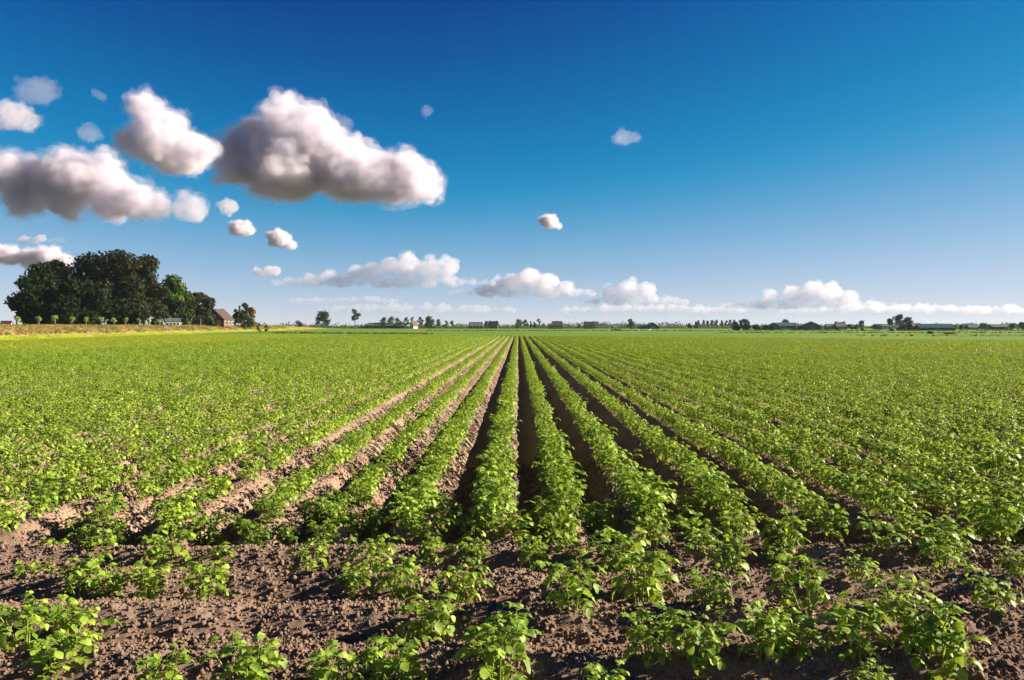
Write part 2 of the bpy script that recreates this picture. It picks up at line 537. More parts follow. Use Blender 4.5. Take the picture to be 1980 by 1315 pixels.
# ------------------------------------------------------------------ scatter: one object that instances many small pieces
def scatter(name, pts, rots, scales, idx, sources, label, cat=None):
    """pts (n,3), rots (n,3) euler, scales (n,), idx (n,) index into sources (mesh datablocks)"""
    coll = bpy.data.collections.new(name + '_pieces')
    for k, me in enumerate(sources):
        coll.objects.link(bpy.data.objects.new('%s_piece_%02d' % (name, k), me))
    me = bpy.data.meshes.new(name)
    n = len(pts)
    me.vertices.add(n)
    me.vertices.foreach_set('co', np.asarray(pts, np.float32).ravel())
    a = me.attributes.new('rot', 'FLOAT_VECTOR', 'POINT'); a.data.foreach_set('vector', np.asarray(rots, np.float32).ravel())
    a = me.attributes.new('siz', 'FLOAT', 'POINT'); a.data.foreach_set('value', np.asarray(scales, np.float32))
    a = me.attributes.new('idx', 'INT', 'POINT'); a.data.foreach_set('value', np.asarray(idx, np.int32))
    ng = bpy.data.node_groups.new(name + '_scatter', 'GeometryNodeTree')
    ng.interface.new_socket('Geometry', in_out='INPUT', socket_type='NodeSocketGeometry')
    ng.interface.new_socket('Geometry', in_out='OUTPUT', socket_type='NodeSocketGeometry')
    gi = ng.nodes.new('NodeGroupInput'); go = ng.nodes.new('NodeGroupOutput')
    iop = ng.nodes.new('GeometryNodeInstanceOnPoints')
    ci = ng.nodes.new('GeometryNodeCollectionInfo')
    ci.inputs['Collection'].default_value = coll
    ci.inputs['Separate Children'].default_value = True
    ci.inputs['Reset Children'].default_value = True
    iop.inputs['Pick Instance'].default_value = True

    def attr(nm, typ):
        q = ng.nodes.new('GeometryNodeInputNamedAttribute'); q.data_type = typ
        q.inputs['Name'].default_value = nm
        return q.outputs['Attribute']
    ng.links.new(gi.outputs[0], iop.inputs['Points'])
    ng.links.new(ci.outputs[0], iop.inputs['Instance'])
    ng.links.new(attr('idx', 'INT'), iop.inputs['Instance Index'])
    ng.links.new(attr('rot', 'FLOAT_VECTOR'), iop.inputs['Rotation'])
    ng.links.new(attr('siz', 'FLOAT'), iop.inputs['Scale'])
    ng.links.new(iop.outputs[0], go.inputs[0])
    o = add(name, me)
    md = o.modifiers.new('scatter', 'NODES'); md.node_group = ng
    tag(o, label, cat, kind='stuff')
    return o


# crumbs and clods of earth
def clod_mesh(s):
    rr = np.random.default_rng(s)
    v, f = ico_arrays(1)
    k = 1 + 0.22 * rr.standard_normal(len(v))
    v = v * k[:, None] * np.array([1.0, rr.uniform(.75, 1.1), rr.uniform(.6, .9)])
    return mesh_np('clod', v, f, SOIL)


NCL = 300000
cyy = 2.4 + 9.5 * rng.random(NCL) ** 1.35
cxx = (rng.random(NCL) * 2 - 1) * (0.70 * cyy + 0.5)
patch = vnoise(cxx * 1.1, cyy * 1.1, 21) + 0.6 * vnoise(cxx * 3.1, cyy * 3.1, 22)
keep = rng.random(NCL) < np.clip(0.8 + 0.35 * patch, 0.2, 1.0)
cxx, cyy = cxx[keep], cyy[keep]
csz = np.clip(0.0062 * np.exp(0.55 * rng.standard_normal(len(cxx))), 0.0035, 0.022) * (0.85 + cyy * 0.03)
czz = soil_z(cxx, cyy) + csz * 0.25
scatter('soil_clods', np.stack([cxx, cyy, czz], -1), rng.random((len(cxx), 3)) * 6.28, csz, rng.integers(0, 6, len(cxx)),
        [clod_mesh(s) for s in range(6)], 'loose crumbs and clods of dry brown earth between the potato plants')

# ------------------------------------------------------------------ potato plants
LEAF = leaf_mat('potato_leaf', (0.100, 0.185, 0.015), (0.285, 0.415, 0.042), (0.46, 0.60, 0.04), tmix=0.27, rough=0.5, spec=0.4, nscale=9.0, random_w=0.5, crinkle=0.6)
STEM = leaf_mat('potato_stem', (0.16, 0.24, 0.04), (0.28, 0.36, 0.07), (0.45, 0.5, 0.06), tmix=0.25, rough=0.5, spec=0.3)


def leaflet_arrays(L, W, droop, cup, rr, lod=0):
    """one ovate leaflet along +X, normal +Z, blade curved and folded along its midrib"""
    if lod == 0: ts, prof = [0, .12, .32, .55, .78, .92, 1.0], [0.06, .62, .98, 1.0, .66, .32, 0.02]
    elif lod == 1: ts, prof = [0, .3, .7, 1.0], [0.1, .95, .8, 0.05]
    else: ts, prof = [0, .45, 1.0], [0.25, 1.0, 0.15]
    v = []
    wav = rr.uniform(0, 6.28)
    for t, p in zip(ts, prof):
        x = L * (t - 0.12 * droop * t * t)
        z = -droop * L * t * t
        w = 0.5 * W * p
        e = cup * w + 0.06 * L * math.sin(wav + t * 7.0) * p * (lod == 0)
        e2 = cup * w + 0.06 * L * math.sin(wav + 2 + t * 7.0) * p * (lod == 0)
        v += [(x, -w, z + e), (x, 0, z), (x, w, z + e2)]
    f = []
    for k in range(len(ts) - 1):
        a = k * 3
        f += [(a, a + 3, a + 4, a + 1), (a + 1, a + 4, a + 5, a + 2)]
    return np.array(v), np.array(f)


def tube_arrays(pts, radii, n=5):
    v, f = [], []
    for k, (p, r) in enumerate(zip(pts, radii)):
        p = Vector(p)
        d = (Vector(pts[min(k + 1, len(pts) - 1)]) - Vector(pts[max(k - 1, 0)])).normalized()
        s = d.cross(Vector((0.13, 0.31, 0.94))).normalized(); u = d.cross(s)
        for q in range(n):
            a = 2 * math.pi * q / n
            v.append((p + (s * math.cos(a) + u * math.sin(a)) * r)[:])
    for k in range(len(pts) - 1):
        for q in range(n):
            f.append((k * n + q, k * n + (q + 1) % n, (k + 1) * n + (q + 1) % n, (k + 1) * n + q))
    return np.array(v), np.array(f)


def xf(v, M):
    A = np.array(M.to_3x3()); return v @ A.T + np.array(M.translation)


def basis(x, up):
    x = x.normalized(); y = up.cross(x).normalized(); z = x.cross(y)
    M = Matrix((x, y, z)).transposed().to_4x4()
    return M


def compound_leaf_spec(s):
    """a potato leaf: arching rachis with an end leaflet and pairs of side leaflets; returns rachis points and leaflet (seed, L, W, matrix) list"""
    rr = random.Random(s * 13 + 5)
    L = rr.uniform(0.095, 0.140)
    pts = []
    a0 = rr.uniform(0.35, 0.75); dr = rr.uniform(1.2, 2.0)
    p = Vector((0, 0, 0)); N = 8; tw = rr.uniform(-.25, .25)
    ang = a0
    for k in range(N + 1):
        pts.append(p.copy())
        ang = a0 - dr * (k / N)
        p = p + Vector((math.cos(ang), tw * k / N, math.sin(ang))) * (L / N)
    lf = []

    def place(t, side, l, w, seed):
        q = t * N; i = min(int(q), N - 1)
        base = pts[i].lerp(pts[i + 1], q - i)
        d = (pts[min(i + 1, N)] - pts[i]).normalized()
        lat = Vector((-d.y, d.x, 0)).normalized()
        if side == 0: x = d + Vector((0, 0, -.15))
        else: x = (lat * side * rr.uniform(.85, 1.1) + d * rr.uniform(.35, .6)) + Vector((0, 0, rr.uniform(-.3, .15)))
        up = Vector((0, 0, 1)) + Vector((rr.uniform(-.28, .28), rr.uniform(-.28, .28), 0))
        M = basis(x, up); M.translation = base
        lf.append((seed, l, w, M))
    sc = L / 0.118 * 0.80
    place(1.0, 0, 0.086 * sc * rr.uniform(.9, 1.1), 0.066 * sc, 0)
    place(.72, 1, 0.072 * sc * rr.uniform(.85, 1.1), 0.053 * sc, 1); place(.72, -1, 0.072 * sc * rr.uniform(.85, 1.1), 0.053 * sc, 2)
    place(.42, 1, 0.060 * sc * rr.uniform(.85, 1.1), 0.044 * sc, 3); place(.46, -1, 0.060 * sc * rr.uniform(.85, 1.1), 0.044 * sc, 4)
    if rr.random() < .6:
        place(.22, 1, 0.032 * sc, 0.024 * sc, 5); place(.24, -1, 0.032 * sc, 0.024 * sc, 6)
    return pts, lf


NLEAF = 10
LEAF_SPEC = [compound_leaf_spec(s) for s in range(NLEAF)]


def join(parts):
    V, Fc, n = [], [], 0
    for v, f in parts:
        V.append(v); Fc.append(f + n); n += len(v)
    return np.concatenate(V), np.concatenate(Fc)


def rachis_arrays(spec):
    pts = spec[0]
    return tube_arrays(pts, [0.0022 - 0.0012 * k / (len(pts) - 1) for k in range(len(pts))], 4)


def leaf_arrays(spec, lod, s):
    rr = random.Random(s)
    parts = []
    for (seed, l, w, M) in spec[1]:
        if lod >= 1 and seed >= 5: continue
        if lod == 2 and seed >= 3: continue
        g = 1.0 if lod < 2 else 1.35
        v, f = leaflet_arrays(l * g, w * g, rr.uniform(.05, .45), rr.uniform(-.15, .35), rr, lod)
        parts.append((xf(v, M), f))
    return join(parts)


LEAFLET_ME = {}


def leaflet_mesh(ls, k):
    """the k-th leaflet of leaf kind ls as a mesh of its own, in the leaflet's own axes"""
    key = (ls, k)
    if key not in LEAFLET_ME:
        rr = random.Random(ls)
        for (seed, l, w, M) in LEAF_SPEC[ls][1]:
            v, f = leaflet_arrays(l, w, rr.uniform(.05, .45), rr.uniform(-.15, .35), rr, 0)
            LEAFLET_ME[(ls, seed)] = (mesh_np('leaflet', v, f, LEAF, True), M)
    return LEAFLET_ME[key]


LEAF_ME, RACHIS_ME = [], []
for s in range(NLEAF):
    v, f = join([leaf_arrays(LEAF_SPEC[s], 0, s)])
    rv, rf = rachis_arrays(LEAF_SPEC[s])
    me = mesh_np('leaf', np.concatenate([v, rv]), np.concatenate([f, rf + len(v)]), LEAF, True)
    LEAF_ME.append(me)
    RACHIS_ME.append(mesh_np('leaf_stalk', rv, rf, STEM, True))


def plant_spec(s):
    """stems (points, radii) and leaves (kind, matrix)"""
    rr = random.Random(s * 31 + 3)
    stems, leaves = [], []
    ns = rr.choice([4, 5, 5, 6])
    for k in range(ns):
        a = 6.283 * k / ns + rr.uniform(-.5, .5)
        h = rr.uniform(.17, .28); lean = rr.uniform(.12, .48)
        b = Vector((math.cos(a) * .03, math.sin(a) * .03, -0.03))
        pts = []
        for q in range(6):
            t = q / 5
            pts.append(b + Vector((math.cos(a) * lean * h * t ** 1.3, math.sin(a) * lean * h * t ** 1.3, h * t + .03 * t)))
        stems.append((pts, [0.0065 - 0.0035 * q / 5 for q in range(6)]))
        nl = rr.choice([6, 6, 7])
        ga = rr.uniform(0, 6.28)
        for q in range(nl):
            t = 0.34 + 0.70 * (q / (nl - 1)) ** 0.8
            i = min(int(t * 5), 4)
            pos = pts[i].lerp(pts[i + 1], t * 5 - i)
            ga += 2.4 + rr.uniform(-.4, .4)
            out = Vector((math.cos(ga), math.sin(ga), 0)) + Vector((math.cos(a), math.sin(a), 0)) * 0.5
            out.normalize()
            tilt = -0.25 + 0.75 * t + rr.uniform(-.2, .2)
            x = out + Vector((0, 0, tilt))
            M = basis(x, Vector((0, 0, 1)) + Vector((rr.uniform(-.25, .25), rr.uniform(-.25, .25), 0)))
            sc = (1.12 - 0.38 * t) * rr.uniform(.85, 1.15) * (0.8 if q == 0 else 1)
            M = M @ Matrix.Scale(sc, 4)
            M.translation = pos
            leaves.append((rr.randrange(NLEAF), M))
    top = sum((p[0][-1] for p in stems), Vector()) / len(stems)
    for q in range(7):                                  # young leaves closing the top of the mound
        ga = 2.4 * q + rr.uniform(-.3, .3)
        p0 = Vector((math.cos(ga) * .045, math.sin(ga) * .045, 0)) + Vector((top.x, top.y, top.z * rr.uniform(.78, 1.0)))
        M = basis(Vector((math.cos(ga), math.sin(ga), rr.uniform(.05, .6))), Vector((rr.uniform(-.2, .2), rr.uniform(-.2, .2), 1))) @ Matrix.Scale(rr.uniform(.55, .85), 4)
        M.translation = p0
        leaves.append((rr.randrange(NLEAF), M))
    return stems, leaves


NPLANT = 14
PLANT_SPEC = [plant_spec(s) for s in range(NPLANT)]
STEM_ME = [[mesh_np('stem', *tube_arrays(p, r, 6), STEM, True) for p, r in sp[0]] for sp in PLANT_SPEC]


def plant_arrays(sp, lod):
    parts = []
    for k, (ls, M) in enumerate(sp[1]):
        if lod == 2 and k % 2: continue
        M2 = M if lod < 2 else M @ Matrix.Scale(1.12, 4)
        v, f = leaf_arrays(LEAF_SPEC[ls], lod, ls)
        parts.append((xf(v, M2), f))
    return join(parts)


FOLIAGE_ME = []
for sp in PLANT_SPEC:
    FOLIAGE_ME.append(mesh_np('foliage', *plant_arrays(sp, 0), LEAF, True))
WHOLE = []
for lod in (0, 1, 2):
    lst = []
    for i, sp in enumerate(PLANT_SPEC[:14 if lod == 0 else 10 if lod == 1 else 8]):
        v, f = plant_arrays(sp, lod)
        me = mesh_np('potato_plant_%d' % lod, v, f, LEAF, lod == 0)
        if lod == 0:
            sv, sf = join([tube_arrays(p, r, 4) for p, r in sp[0]])
            me = mesh_np('potato_plant_0', np.concatenate([v, sv]), np.concatenate([f, sf + len(v)]), LEAF, True)
            me.materials.append(STEM)
            mi = np.zeros(len(f) + len(sf), np.int32); mi[len(f):] = 1
            me.polygons.foreach_set('material_index', mi)
        lst.append(me)
    WHOLE.append(lst)

ORD = ['first', 'second', 'third', 'fourth', 'fifth', 'sixth', 'seventh', 'eighth', 'ninth', 'tenth', 'eleventh', 'twelfth', 'thirteenth', 'fourteenth',
       'fifteenth', 'sixteenth', 'seventeenth', 'eighteenth', 'nineteenth', 'twentieth']


def ordinal(k):
    return ORD[k] if k < 20 else 'twenty-' + ORD[k - 20] if k < 29 else 'thirtieth' if k == 29 else 'thirty-' + ORD[k - 30]


# plants of the headland, read off the photograph: picture column and row of the foot, width in pixels
HEAD = [(13, 1043, 75), (23, 1090, 60), (133, 1040, 58), (187, 1053, 62), (133, 1090, 72), (283, 1100, 112), (393, 1097, 66), (293, 1030, 85), (367, 1053, 92),
        (463, 1050, 72), (533, 1047, 52), (607, 1103, 88), (110, 1153, 100), (197, 1162, 82), (300, 1165, 98), (403, 1162, 98), (4, 1140, 70),
        (110, 1250, 125), (35, 1255, 130), (60, 1330, 150), (300, 1348, 130), (475, 1352, 165), (640, 1350, 150),
        (727, 1047, 86), (823, 1055, 82), (913, 1055, 78), (997, 1052, 86), (1073, 1057, 88), (718, 1110, 92), (838, 1103, 78), (917, 1103, 82),
        (1033, 1100, 74), (1113, 1095, 76), (1200, 1100, 116), (672, 1160, 84), (773, 1163, 104), (900, 1170, 96), (1110, 1180, 124), (1243, 1170, 130),
        (820, 1248, 140), (975, 1257, 112), (770, 1350, 160), (965, 1340, 185), (1160, 1365, 110),
        (1410, 1108, 98), (1525, 1065, 104), (1620, 1032, 48), (1703, 1068, 98), (1515, 1100, 62), (1643, 1122, 64), (1370, 1175, 96), (1560, 1182, 140),
        (1720, 1190, 128), (1837, 1107, 94), (1925, 1180, 104), (1255, 1275, 135), (1345, 1285, 140), (1470, 1272, 130), (1545, 1268, 120), (1655, 1272, 152),
        (1790, 1262, 138), (1855, 1318, 160), (1690, 1355, 100), (1805, 1070, 96), (1890, 1080, 100), (1965, 1115, 78), (1345, 1063, 95), (1590, 1335, 40),
        (1275, 1030, 95), (1150, 1035, 100), (1060, 1022, 90), (960, 1012, 95), (1360, 1015, 90), (850, 1018, 85), (1780, 1020, 100), (1880, 1030, 105), (1960, 1050, 100), (575, 1010, 70), (40, 985, 90), (650, 1040, 70), (1440, 1045, 85)]
HEAD = [h for h in HEAD if h[2] > 41]
plants = []      # dict: x y z scale rz kind row order
for (px, py, w) in HEAD:
    D = (CAM_Z - 0.14) * F / (py - HORIZON)
    for _ in range(3):
        x = (px - VPX) / F * D
        z = float(soil_z(x, D, False)); D = (CAM_Z - z) * F / (py - HORIZON)
    width = w * D / F
    row = int(np.argmin([abs(D - 0.012 * x - c) for c in HEAD_Y]))
    plants.append(dict(x=x, y=D, z=z, s=min(max(width / (0.375 if py < 1200 else 0.40), 0.66), 1.45), rz=rnd.uniform(0, 6.28), kind=rnd.randrange(NPLANT), row=('h', row), w=w))

# plants along the ridges
bx, by, bs = [], [], []
for ri, rx in enumerate(ROWS):
    y0 = max(7.05 + 0.012 * rx, (abs(rx) - 4.0) / 0.70)
    y1 = min(float(far_end(rx)), 165.0)
    y = y0 + rnd.uniform(0.05, 0.25)
    while y < y1:
        sparse = rx < -1.4 and y < 13
        gap = 0.06 if sparse else 0.02
        if y < 9 and rx < -2.6: gap = 0.10
        if rnd.random() > gap:
            s = rnd.gauss(0.94, 0.10)
            if rx < -1.4 and y < 16: s *= 0.85 + 0.010 * (y - 7)
            if y < 15 and rx > -1.4: s *= 1.0 + 0.022 * (15 - y)
            if y > 13: s *= 0.90 if y < 18 else 0.85
            s *= 1.0 + 0.10 * float(vnoise(rx * 0.21, y * 0.10, 61)) + 0.06 * float(vnoise(rx * 1.4, y * 0.6, 62))
            bx.append((ri, rx + rnd.gauss(0, 0.03), y, min(max(s, 0.55), 1.4)))
        y += max(0.16, rnd.gauss(0.29 if sparse else 0.30 if y < 13 else 0.255, 0.05))
B = np.array(bx)
print('ridge plants', len(B))
BZ = soil_z(B[:, 1], B[:, 2], False)


def in_view(x, y, z):
    px = VPX + F * x / y; py = HORIZON + F * (CAM_Z - z) / y
    return -25 < px < 2005 and py < 1345


order = np.argsort(B[:, 2] ** 2 + (B[:, 1] * 0.2) ** 2)
chosen = []
need = 300 - len(plants)
for k in order:
    if len(chosen) >= need: break
    if in_view(B[k, 1], B[k, 2], BZ[k] + .15): chosen.append(k)
chosen = set(chosen)
for k in sorted(chosen):
    plants.append(dict(x=B[k, 1], y=B[k, 2], z=float(BZ[k]), s=B[k, 3], rz=rnd.uniform(0, 6.28), kind=rnd.randrange(NPLANT), row=('r', int(B[k, 0])), w=0))
rest = np.array([k not in chosen for k in range(len(B))])
Br, Bz = B[rest], BZ[rest]
idx0 = np.where(Br[:, 2] < 16)[0]; idx1 = np.where((Br[:, 2] >= 16) & (Br[:, 2] < 48))[0]; idx2 = np.where(Br[:, 2] >= 48)[0]
sid = np.empty(len(Br), int)
sid[idx0] = rng.integers(0, 14, len(idx0)); sid[idx1] = 14 + rng.integers(0, 10, len(idx1)); sid[idx2] = 24 + rng.integers(0, 8, len(idx2))
rot = np.stack([rng.normal(0, .06, len(Br)), rng.normal(0, .06, len(Br)), rng.random(len(Br)) * 6.283], -1)
scatter('potato_foliage', np.stack([Br[:, 1], Br[:, 2], Bz], -1), rot, Br[:, 3], sid, WHOLE[0] + WHOLE[1] + WHOLE[2],
        'dense green rows of potato plants filling the field to its far edge')

# the individual plants
rows = {}
for p in plants: rows.setdefault(p['row'], []).append(p)
HN = ['front', 'second', 'third', 'fourth', 'fifth', 'sixth', 'seventh']
hrows = sorted(k[1] for k in rows if k[0] == 'h')
hname = {r: HN[i] for i, r in enumerate(hrows)}
for key, lst in rows.items():
    if key[0] == 'h':
        lst.sort(key=lambda p: p['x'] / p['y'])
        med = sorted(p['s'] for p in lst)[len(lst) // 2]
        for i, p in enumerate(lst):
            look = 'small sparse' if p['s'] < 0.8 else 'broad bushy' if p['s'] > 1.2 else 'leafy'
            p['label'] = '%s potato plant, %s from the farmhouse side in the %s crosswise row' % (look, ordinal(i), hname[key[1]])
    else:
        lst.sort(key=lambda p: p['y'])
        k = key[1] - ROW0
        where = 'the middle ridge' if k == 0 else '%s ridge from the middle towards the %s' % (ordinal(abs(k) - 1), 'blue sheds' if k > 0 else 'farmhouse')
        for i, p in enumerate(lst):
            p['label'] = 'potato plant, %s from the near end, %s' % (ordinal(i), where)
plants.sort(key=lambda p: p['y'])
NEAR_LEAFLETS, NEAR_LEAVES = 8, 60
for i, p in enumerate(plants):
    o = empty('potato_plant', (p['x'], p['y'], p['z']), p['rz'])
    s = p['s']; o.scale = (s, s, s * rnd.uniform(.95, 1.15) * (0.88 if p['row'][0] == 'h' else 0.93))
    o.rotation_euler.x = rnd.gauss(0, .05); o.rotation_euler.y = rnd.gauss(0, .05)
    tag(o, p['label'], 'potato plant', 'potato plants in the near rows')
    k = p['kind']
    for me in STEM_ME[k]: add('stem', me, o)
    if i < NEAR_LEAVES:
        for (ls, M) in PLANT_SPEC[k][1]:
            if i < NEAR_LEAFLETS:
                lo = add('leaf', RACHIS_ME[ls], o, M)
                for (seed, l, w, ML) in LEAF_SPEC[ls][1]:
                    me, ML = leaflet_mesh(ls, seed)
                    add('leaflet', me, lo, ML)
            else:
                add('leaf', LEAF_ME[ls], o, M)
    else:
        add('foliage', FOLIAGE_ME[k], o)

# ------------------------------------------------------------------ land beyond the field
def grass_mat(name, cols, scale=0.25, fine=6.0, stretch=(1, 1, 1)):
    b = NT(name)
    tc = b.n('ShaderNodeTexCoord'); mp = b.n('ShaderNodeMapping'); mp.inputs['Scale'].default_value = stretch
    b.l(tc.outputs['Object'], mp.inputs['Vector'])
    n1 = b.n('ShaderNodeTexNoise'); n1.inputs['Scale'].default_value = scale; n1.inputs['Detail'].default_value = 6
    n2 = b.n('ShaderNodeTexNoise'); n2.inputs['Scale'].default_value = fine; n2.inputs['Detail'].default_value = 4
    b.l(mp.outputs[0], n1.inputs['Vector']); b.l(mp.outputs[0], n2.inputs['Vector'])
    r = b.ramp(n1.outputs['Fac'], [(0.28 + 0.44 * k / max(1, len(cols) - 1), c) for k, c in enumerate(cols)])
    r2 = b.ramp(n2.outputs['Fac'], [(0.3, (0.65, 0.68, 0.6)), (0.7, (1.2, 1.18, 1.15))])
    mx = b.n('ShaderNodeMix', data_type='RGBA', blend_type='MULTIPLY'); mx.inputs[0].default_value = 1.0
    b.l(r.outputs[0], mx.inputs[6]); b.l(r2.outputs[0], mx.inputs[7])
    p = b.n('ShaderNodeBsdfPrincipled'); p.inputs['Roughness'].default_value = 0.9; p.inputs['Specular IOR Level'].default_value = 0.1
    b.l(mx.outputs[2], p.inputs['Base Color'])
    bp = b.n('ShaderNodeBump'); bp.inputs['Strength'].default_value = 0.8; bp.inputs['Distance'].default_value = 0.25
    b.l(n2.outputs['Fac'], bp.inputs['Height']); b.l(bp.outputs[0], p.inputs['Normal'])
    b.l(p.outputs[0], b.out.inputs['Surface'])
    return b.m


PASTURE = grass_mat('pasture_grass', [(0.085, 0.17, 0.018), (0.135, 0.235, 0.028), (0.17, 0.26, 0.035)], 0.02, 1.2)
VERGE = grass_mat('mown_verge_grass', [(0.15, 0.21, 0.010), (0.20, 0.255, 0.014), (0.26, 0.30, 0.022)], 0.12, 2.5)
BANK = grass_mat('dry_bank_grass', [(0.13, 0.14, 0.022), (0.27, 0.20, 0.075), (0.36, 0.25, 0.12)], 0.22, 1.6)

# base land out to the horizon
rings = [0, 30, 80, 200, 500, 1200, 3000, 8000, 30000]
NS = 64
v = [(0, 0, -0.12)]; f = []
for q, r in enumerate(rings[1:]):
    for k in range(NS):
        a = 2 * math.pi * k / NS
        v.append((r * math.cos(a), r * math.sin(a), -0.12))
for k in range(NS): f.append((0, 1 + k, 1 + (k + 1) % NS))
for q in range(len(rings) - 2):
    for k in range(NS):
        a = 1 + q * NS + k; b2 = 1 + q * NS + (k + 1) % NS
        f.append((a, a + NS, b2 + NS, b2))
land = add('ground', mesh_py('ground', v, f, PASTURE))
land.data.materials.append(grass_mat('distant_farmland', [(0.07, 0.09, 0.035), (0.15, 0.125, 0.08), (0.10, 0.12, 0.05), (0.20, 0.17, 0.11)], 0.004, 0.05))
for p_ in land.data.polygons:
    if Vector(p_.center).length > 1000: p_.material_index = 1
tag(land, 'flat green pasture reaching to the horizon', kind='structure')


def foot_x(y): return -76.0 - 0.123 * (y - 117.0)


def strip_sheet(name, label, left, right, ys, z, mat, kind='structure', jit=0.0):
    v, f = [], []
    for k, y in enumerate(ys):
        j = jit * float(vnoise(y * 0.4, 1.0, 8))
        v += [(left(y) + j, y, z), (right(y) + j, y, z)]
        if k: f.append((2 * k - 2, 2 * k - 1, 2 * k + 1, 2 * k))
    o = add(name, mesh_py(name, v, f, mat)); tag(o, label, kind=kind)
    return o


strip_sheet('grass_verge', 'yellow-green grass strip between the potato field and the bank', lambda y: foot_x(y) - 1, lambda y: LEFT_EDGE - 0.3 if y < 158 else LEFT_EDGE - 0.3 + (y - 158) * -0.55,
            [0 + 6 * k for k in range(36)], -0.10, VERGE)

# raised bank with the farm on the land behind it
prof = [(0, -0.1), (0.8, 0.12), (2.2, 0.75), (4.0, 1.45), (5.6, 1.86), (7.2, 1.98), (9.5, 1.9), (60, 1.82), (150, 1.8), (260, 1.8), (290, -0.2)]
fine_d = []
for (d0, z0), (d1, z1) in zip(prof, prof[1:]):
    n_ = max(1, int((d1 - d0) / 0.5)) if d1 < 12 else 4
    for k in range(n_): fine_d.append((d0 + (d1 - d0) * k / n_, z0 + (z1 - z0) * k / n_))
fine_d.append(prof[-1])
ys = np.concatenate([np.arange(10, 60, 2.0), np.arange(60, 240, 0.7), np.arange(240, 640, 3.0)])
dd = np.array([q[0] for q in fine_d]); zz = np.array([q[1] for q in fine_d])
Y, Dd = np.meshgrid(ys, dd, indexing='ij'); Zb = np.broadcast_to(zz, Y.shape).copy()
taper = np.clip((600 - Y) / 200, 0, 1)
Zb = np.where(Zb > 0, Zb * taper, Zb) + (0.16 * vnoise(Y * 0.35, Dd * 0.6, 31) + 0.10 * vnoise(Y * 1.1, Dd * 1.3, 32)) * np.clip(Dd / 2, 0, 1) * (Dd < 12)
Xb = foot_x(Y) - Dd + 0.5 * vnoise(Y * 0.15, Y * 0, 33)
i = np.arange(Y.size).reshape(Y.shape)
f = np.stack([i[:-1, :-1], i[1:, :-1], i[1:, 1:], i[:-1, 1:]], -1).reshape(-1, 4)
bank = add('grass_bank', mesh_np('grass_bank', np.stack([Xb, Y, Zb], -1).reshape(-1, 3), f, BANK, True))
bank.data.materials.append(VERGE)
for p_ in bank.data.polygons:
    if p_.center.z < 0.42 + 0.25 * float(vnoise(p_.center.y * .2, 0.5, 51)): p_.material_index = 1
tag(bank, 'raised bank of dry straw-coloured grass below the farm', kind='structure')


def bank_z(x, y):
    d = foot_x(y) - x
    return float(np.interp(d, dd, zz) * np.clip((600 - y) / 200, 0, 1)) if d > 0 else 0.0


# tufts of grass
def tuft_mesh(s, mat, n=14, h=0.35, w=0.03, spread=0.25):
    rr = random.Random(s)
    v, f = [], []
    for _ in range(n):
        a = rr.uniform(0, 6.28); b = rr.uniform(0, spread); hh = h * rr.uniform(.5, 1.1); l = rr.uniform(.1, .5) * hh
        x, y = math.cos(a) * b, math.sin(a) * b; c = rr.uniform(0, 6.28); dx, dy = math.cos(c), math.sin(c)
        q = len(v)
        v += [(x - dy * w, y + dx * w, -0.05), (x + dy * w, y - dx * w, -0.05), (x + dx * l * .4 + dy * w * .7, y + dy * l * .4 - dx * w * .7, hh * .6), (x + dx * l * .4 - dy * w * .7, y + dy * l * .4 + dx * w * .7, hh * .6), (x + dx * l, y + dy * l, hh)]
        f += [(q, q + 1, q + 2, q + 3), (q + 3, q + 2, q + 4)]
    return mesh_py('tuft', v, f, mat)


G_LIME = leaf_mat('verge_blades', (0.19, 0.26, 0.012), (0.29, 0.35, 0.03), (0.42, 0.45, 0.03), 0.4, 0.6, 0.2, 1.0, 1.0)
G_DRY = leaf_mat('dry_blades', (0.20, 0.17, 0.05), (0.38, 0.27, 0.12), (0.4, 0.3, 0.1), 0.3, 0.7, 0.1, 1.0, 1.0)
G_GREEN = leaf_mat('meadow_blades', (0.06, 0.10, 0.015), (0.12, 0.19, 0.025), (0.25, 0.35, 0.03), 0.35, 0.6, 0.2, 1.0, 1.0)
G_DARK = leaf_mat('ditch_blades', (0.035, 0.06, 0.014), (0.07, 0.10, 0.02), (0.12, 0.17, 0.02), 0.3, 0.6, 0.2, 1.0, 1.0)


def up_rot(n): return np.stack([np.zeros(n), np.zeros(n), rng.random(n) * 6.283], -1)


# verge
n_ = 6000
y_ = 30 + 170 * rng.random(n_) ** 1.2; t_ = rng.random(n_)
x_ = foot_x(y_) + t_ * (LEFT_EDGE - 0.6 - foot_x(y_))
ok = (y_ < 158) | (x_ < LEFT_EDGE - (y_ - 158) * .55)
x_, y_ = x_[ok], y_[ok]
scatter('verge_grass', np.stack([x_, y_, x_ * 0 - .1], -1), up_rot(len(x_)), 0.3 + 0.35 * rng.random(len(x_)), rng.integers(0, 4, len(x_)),
        [tuft_mesh(s, G_LIME, 16, .28, .035, .5) for s in range(4)], 'short yellow-green grass of the strip below the bank')
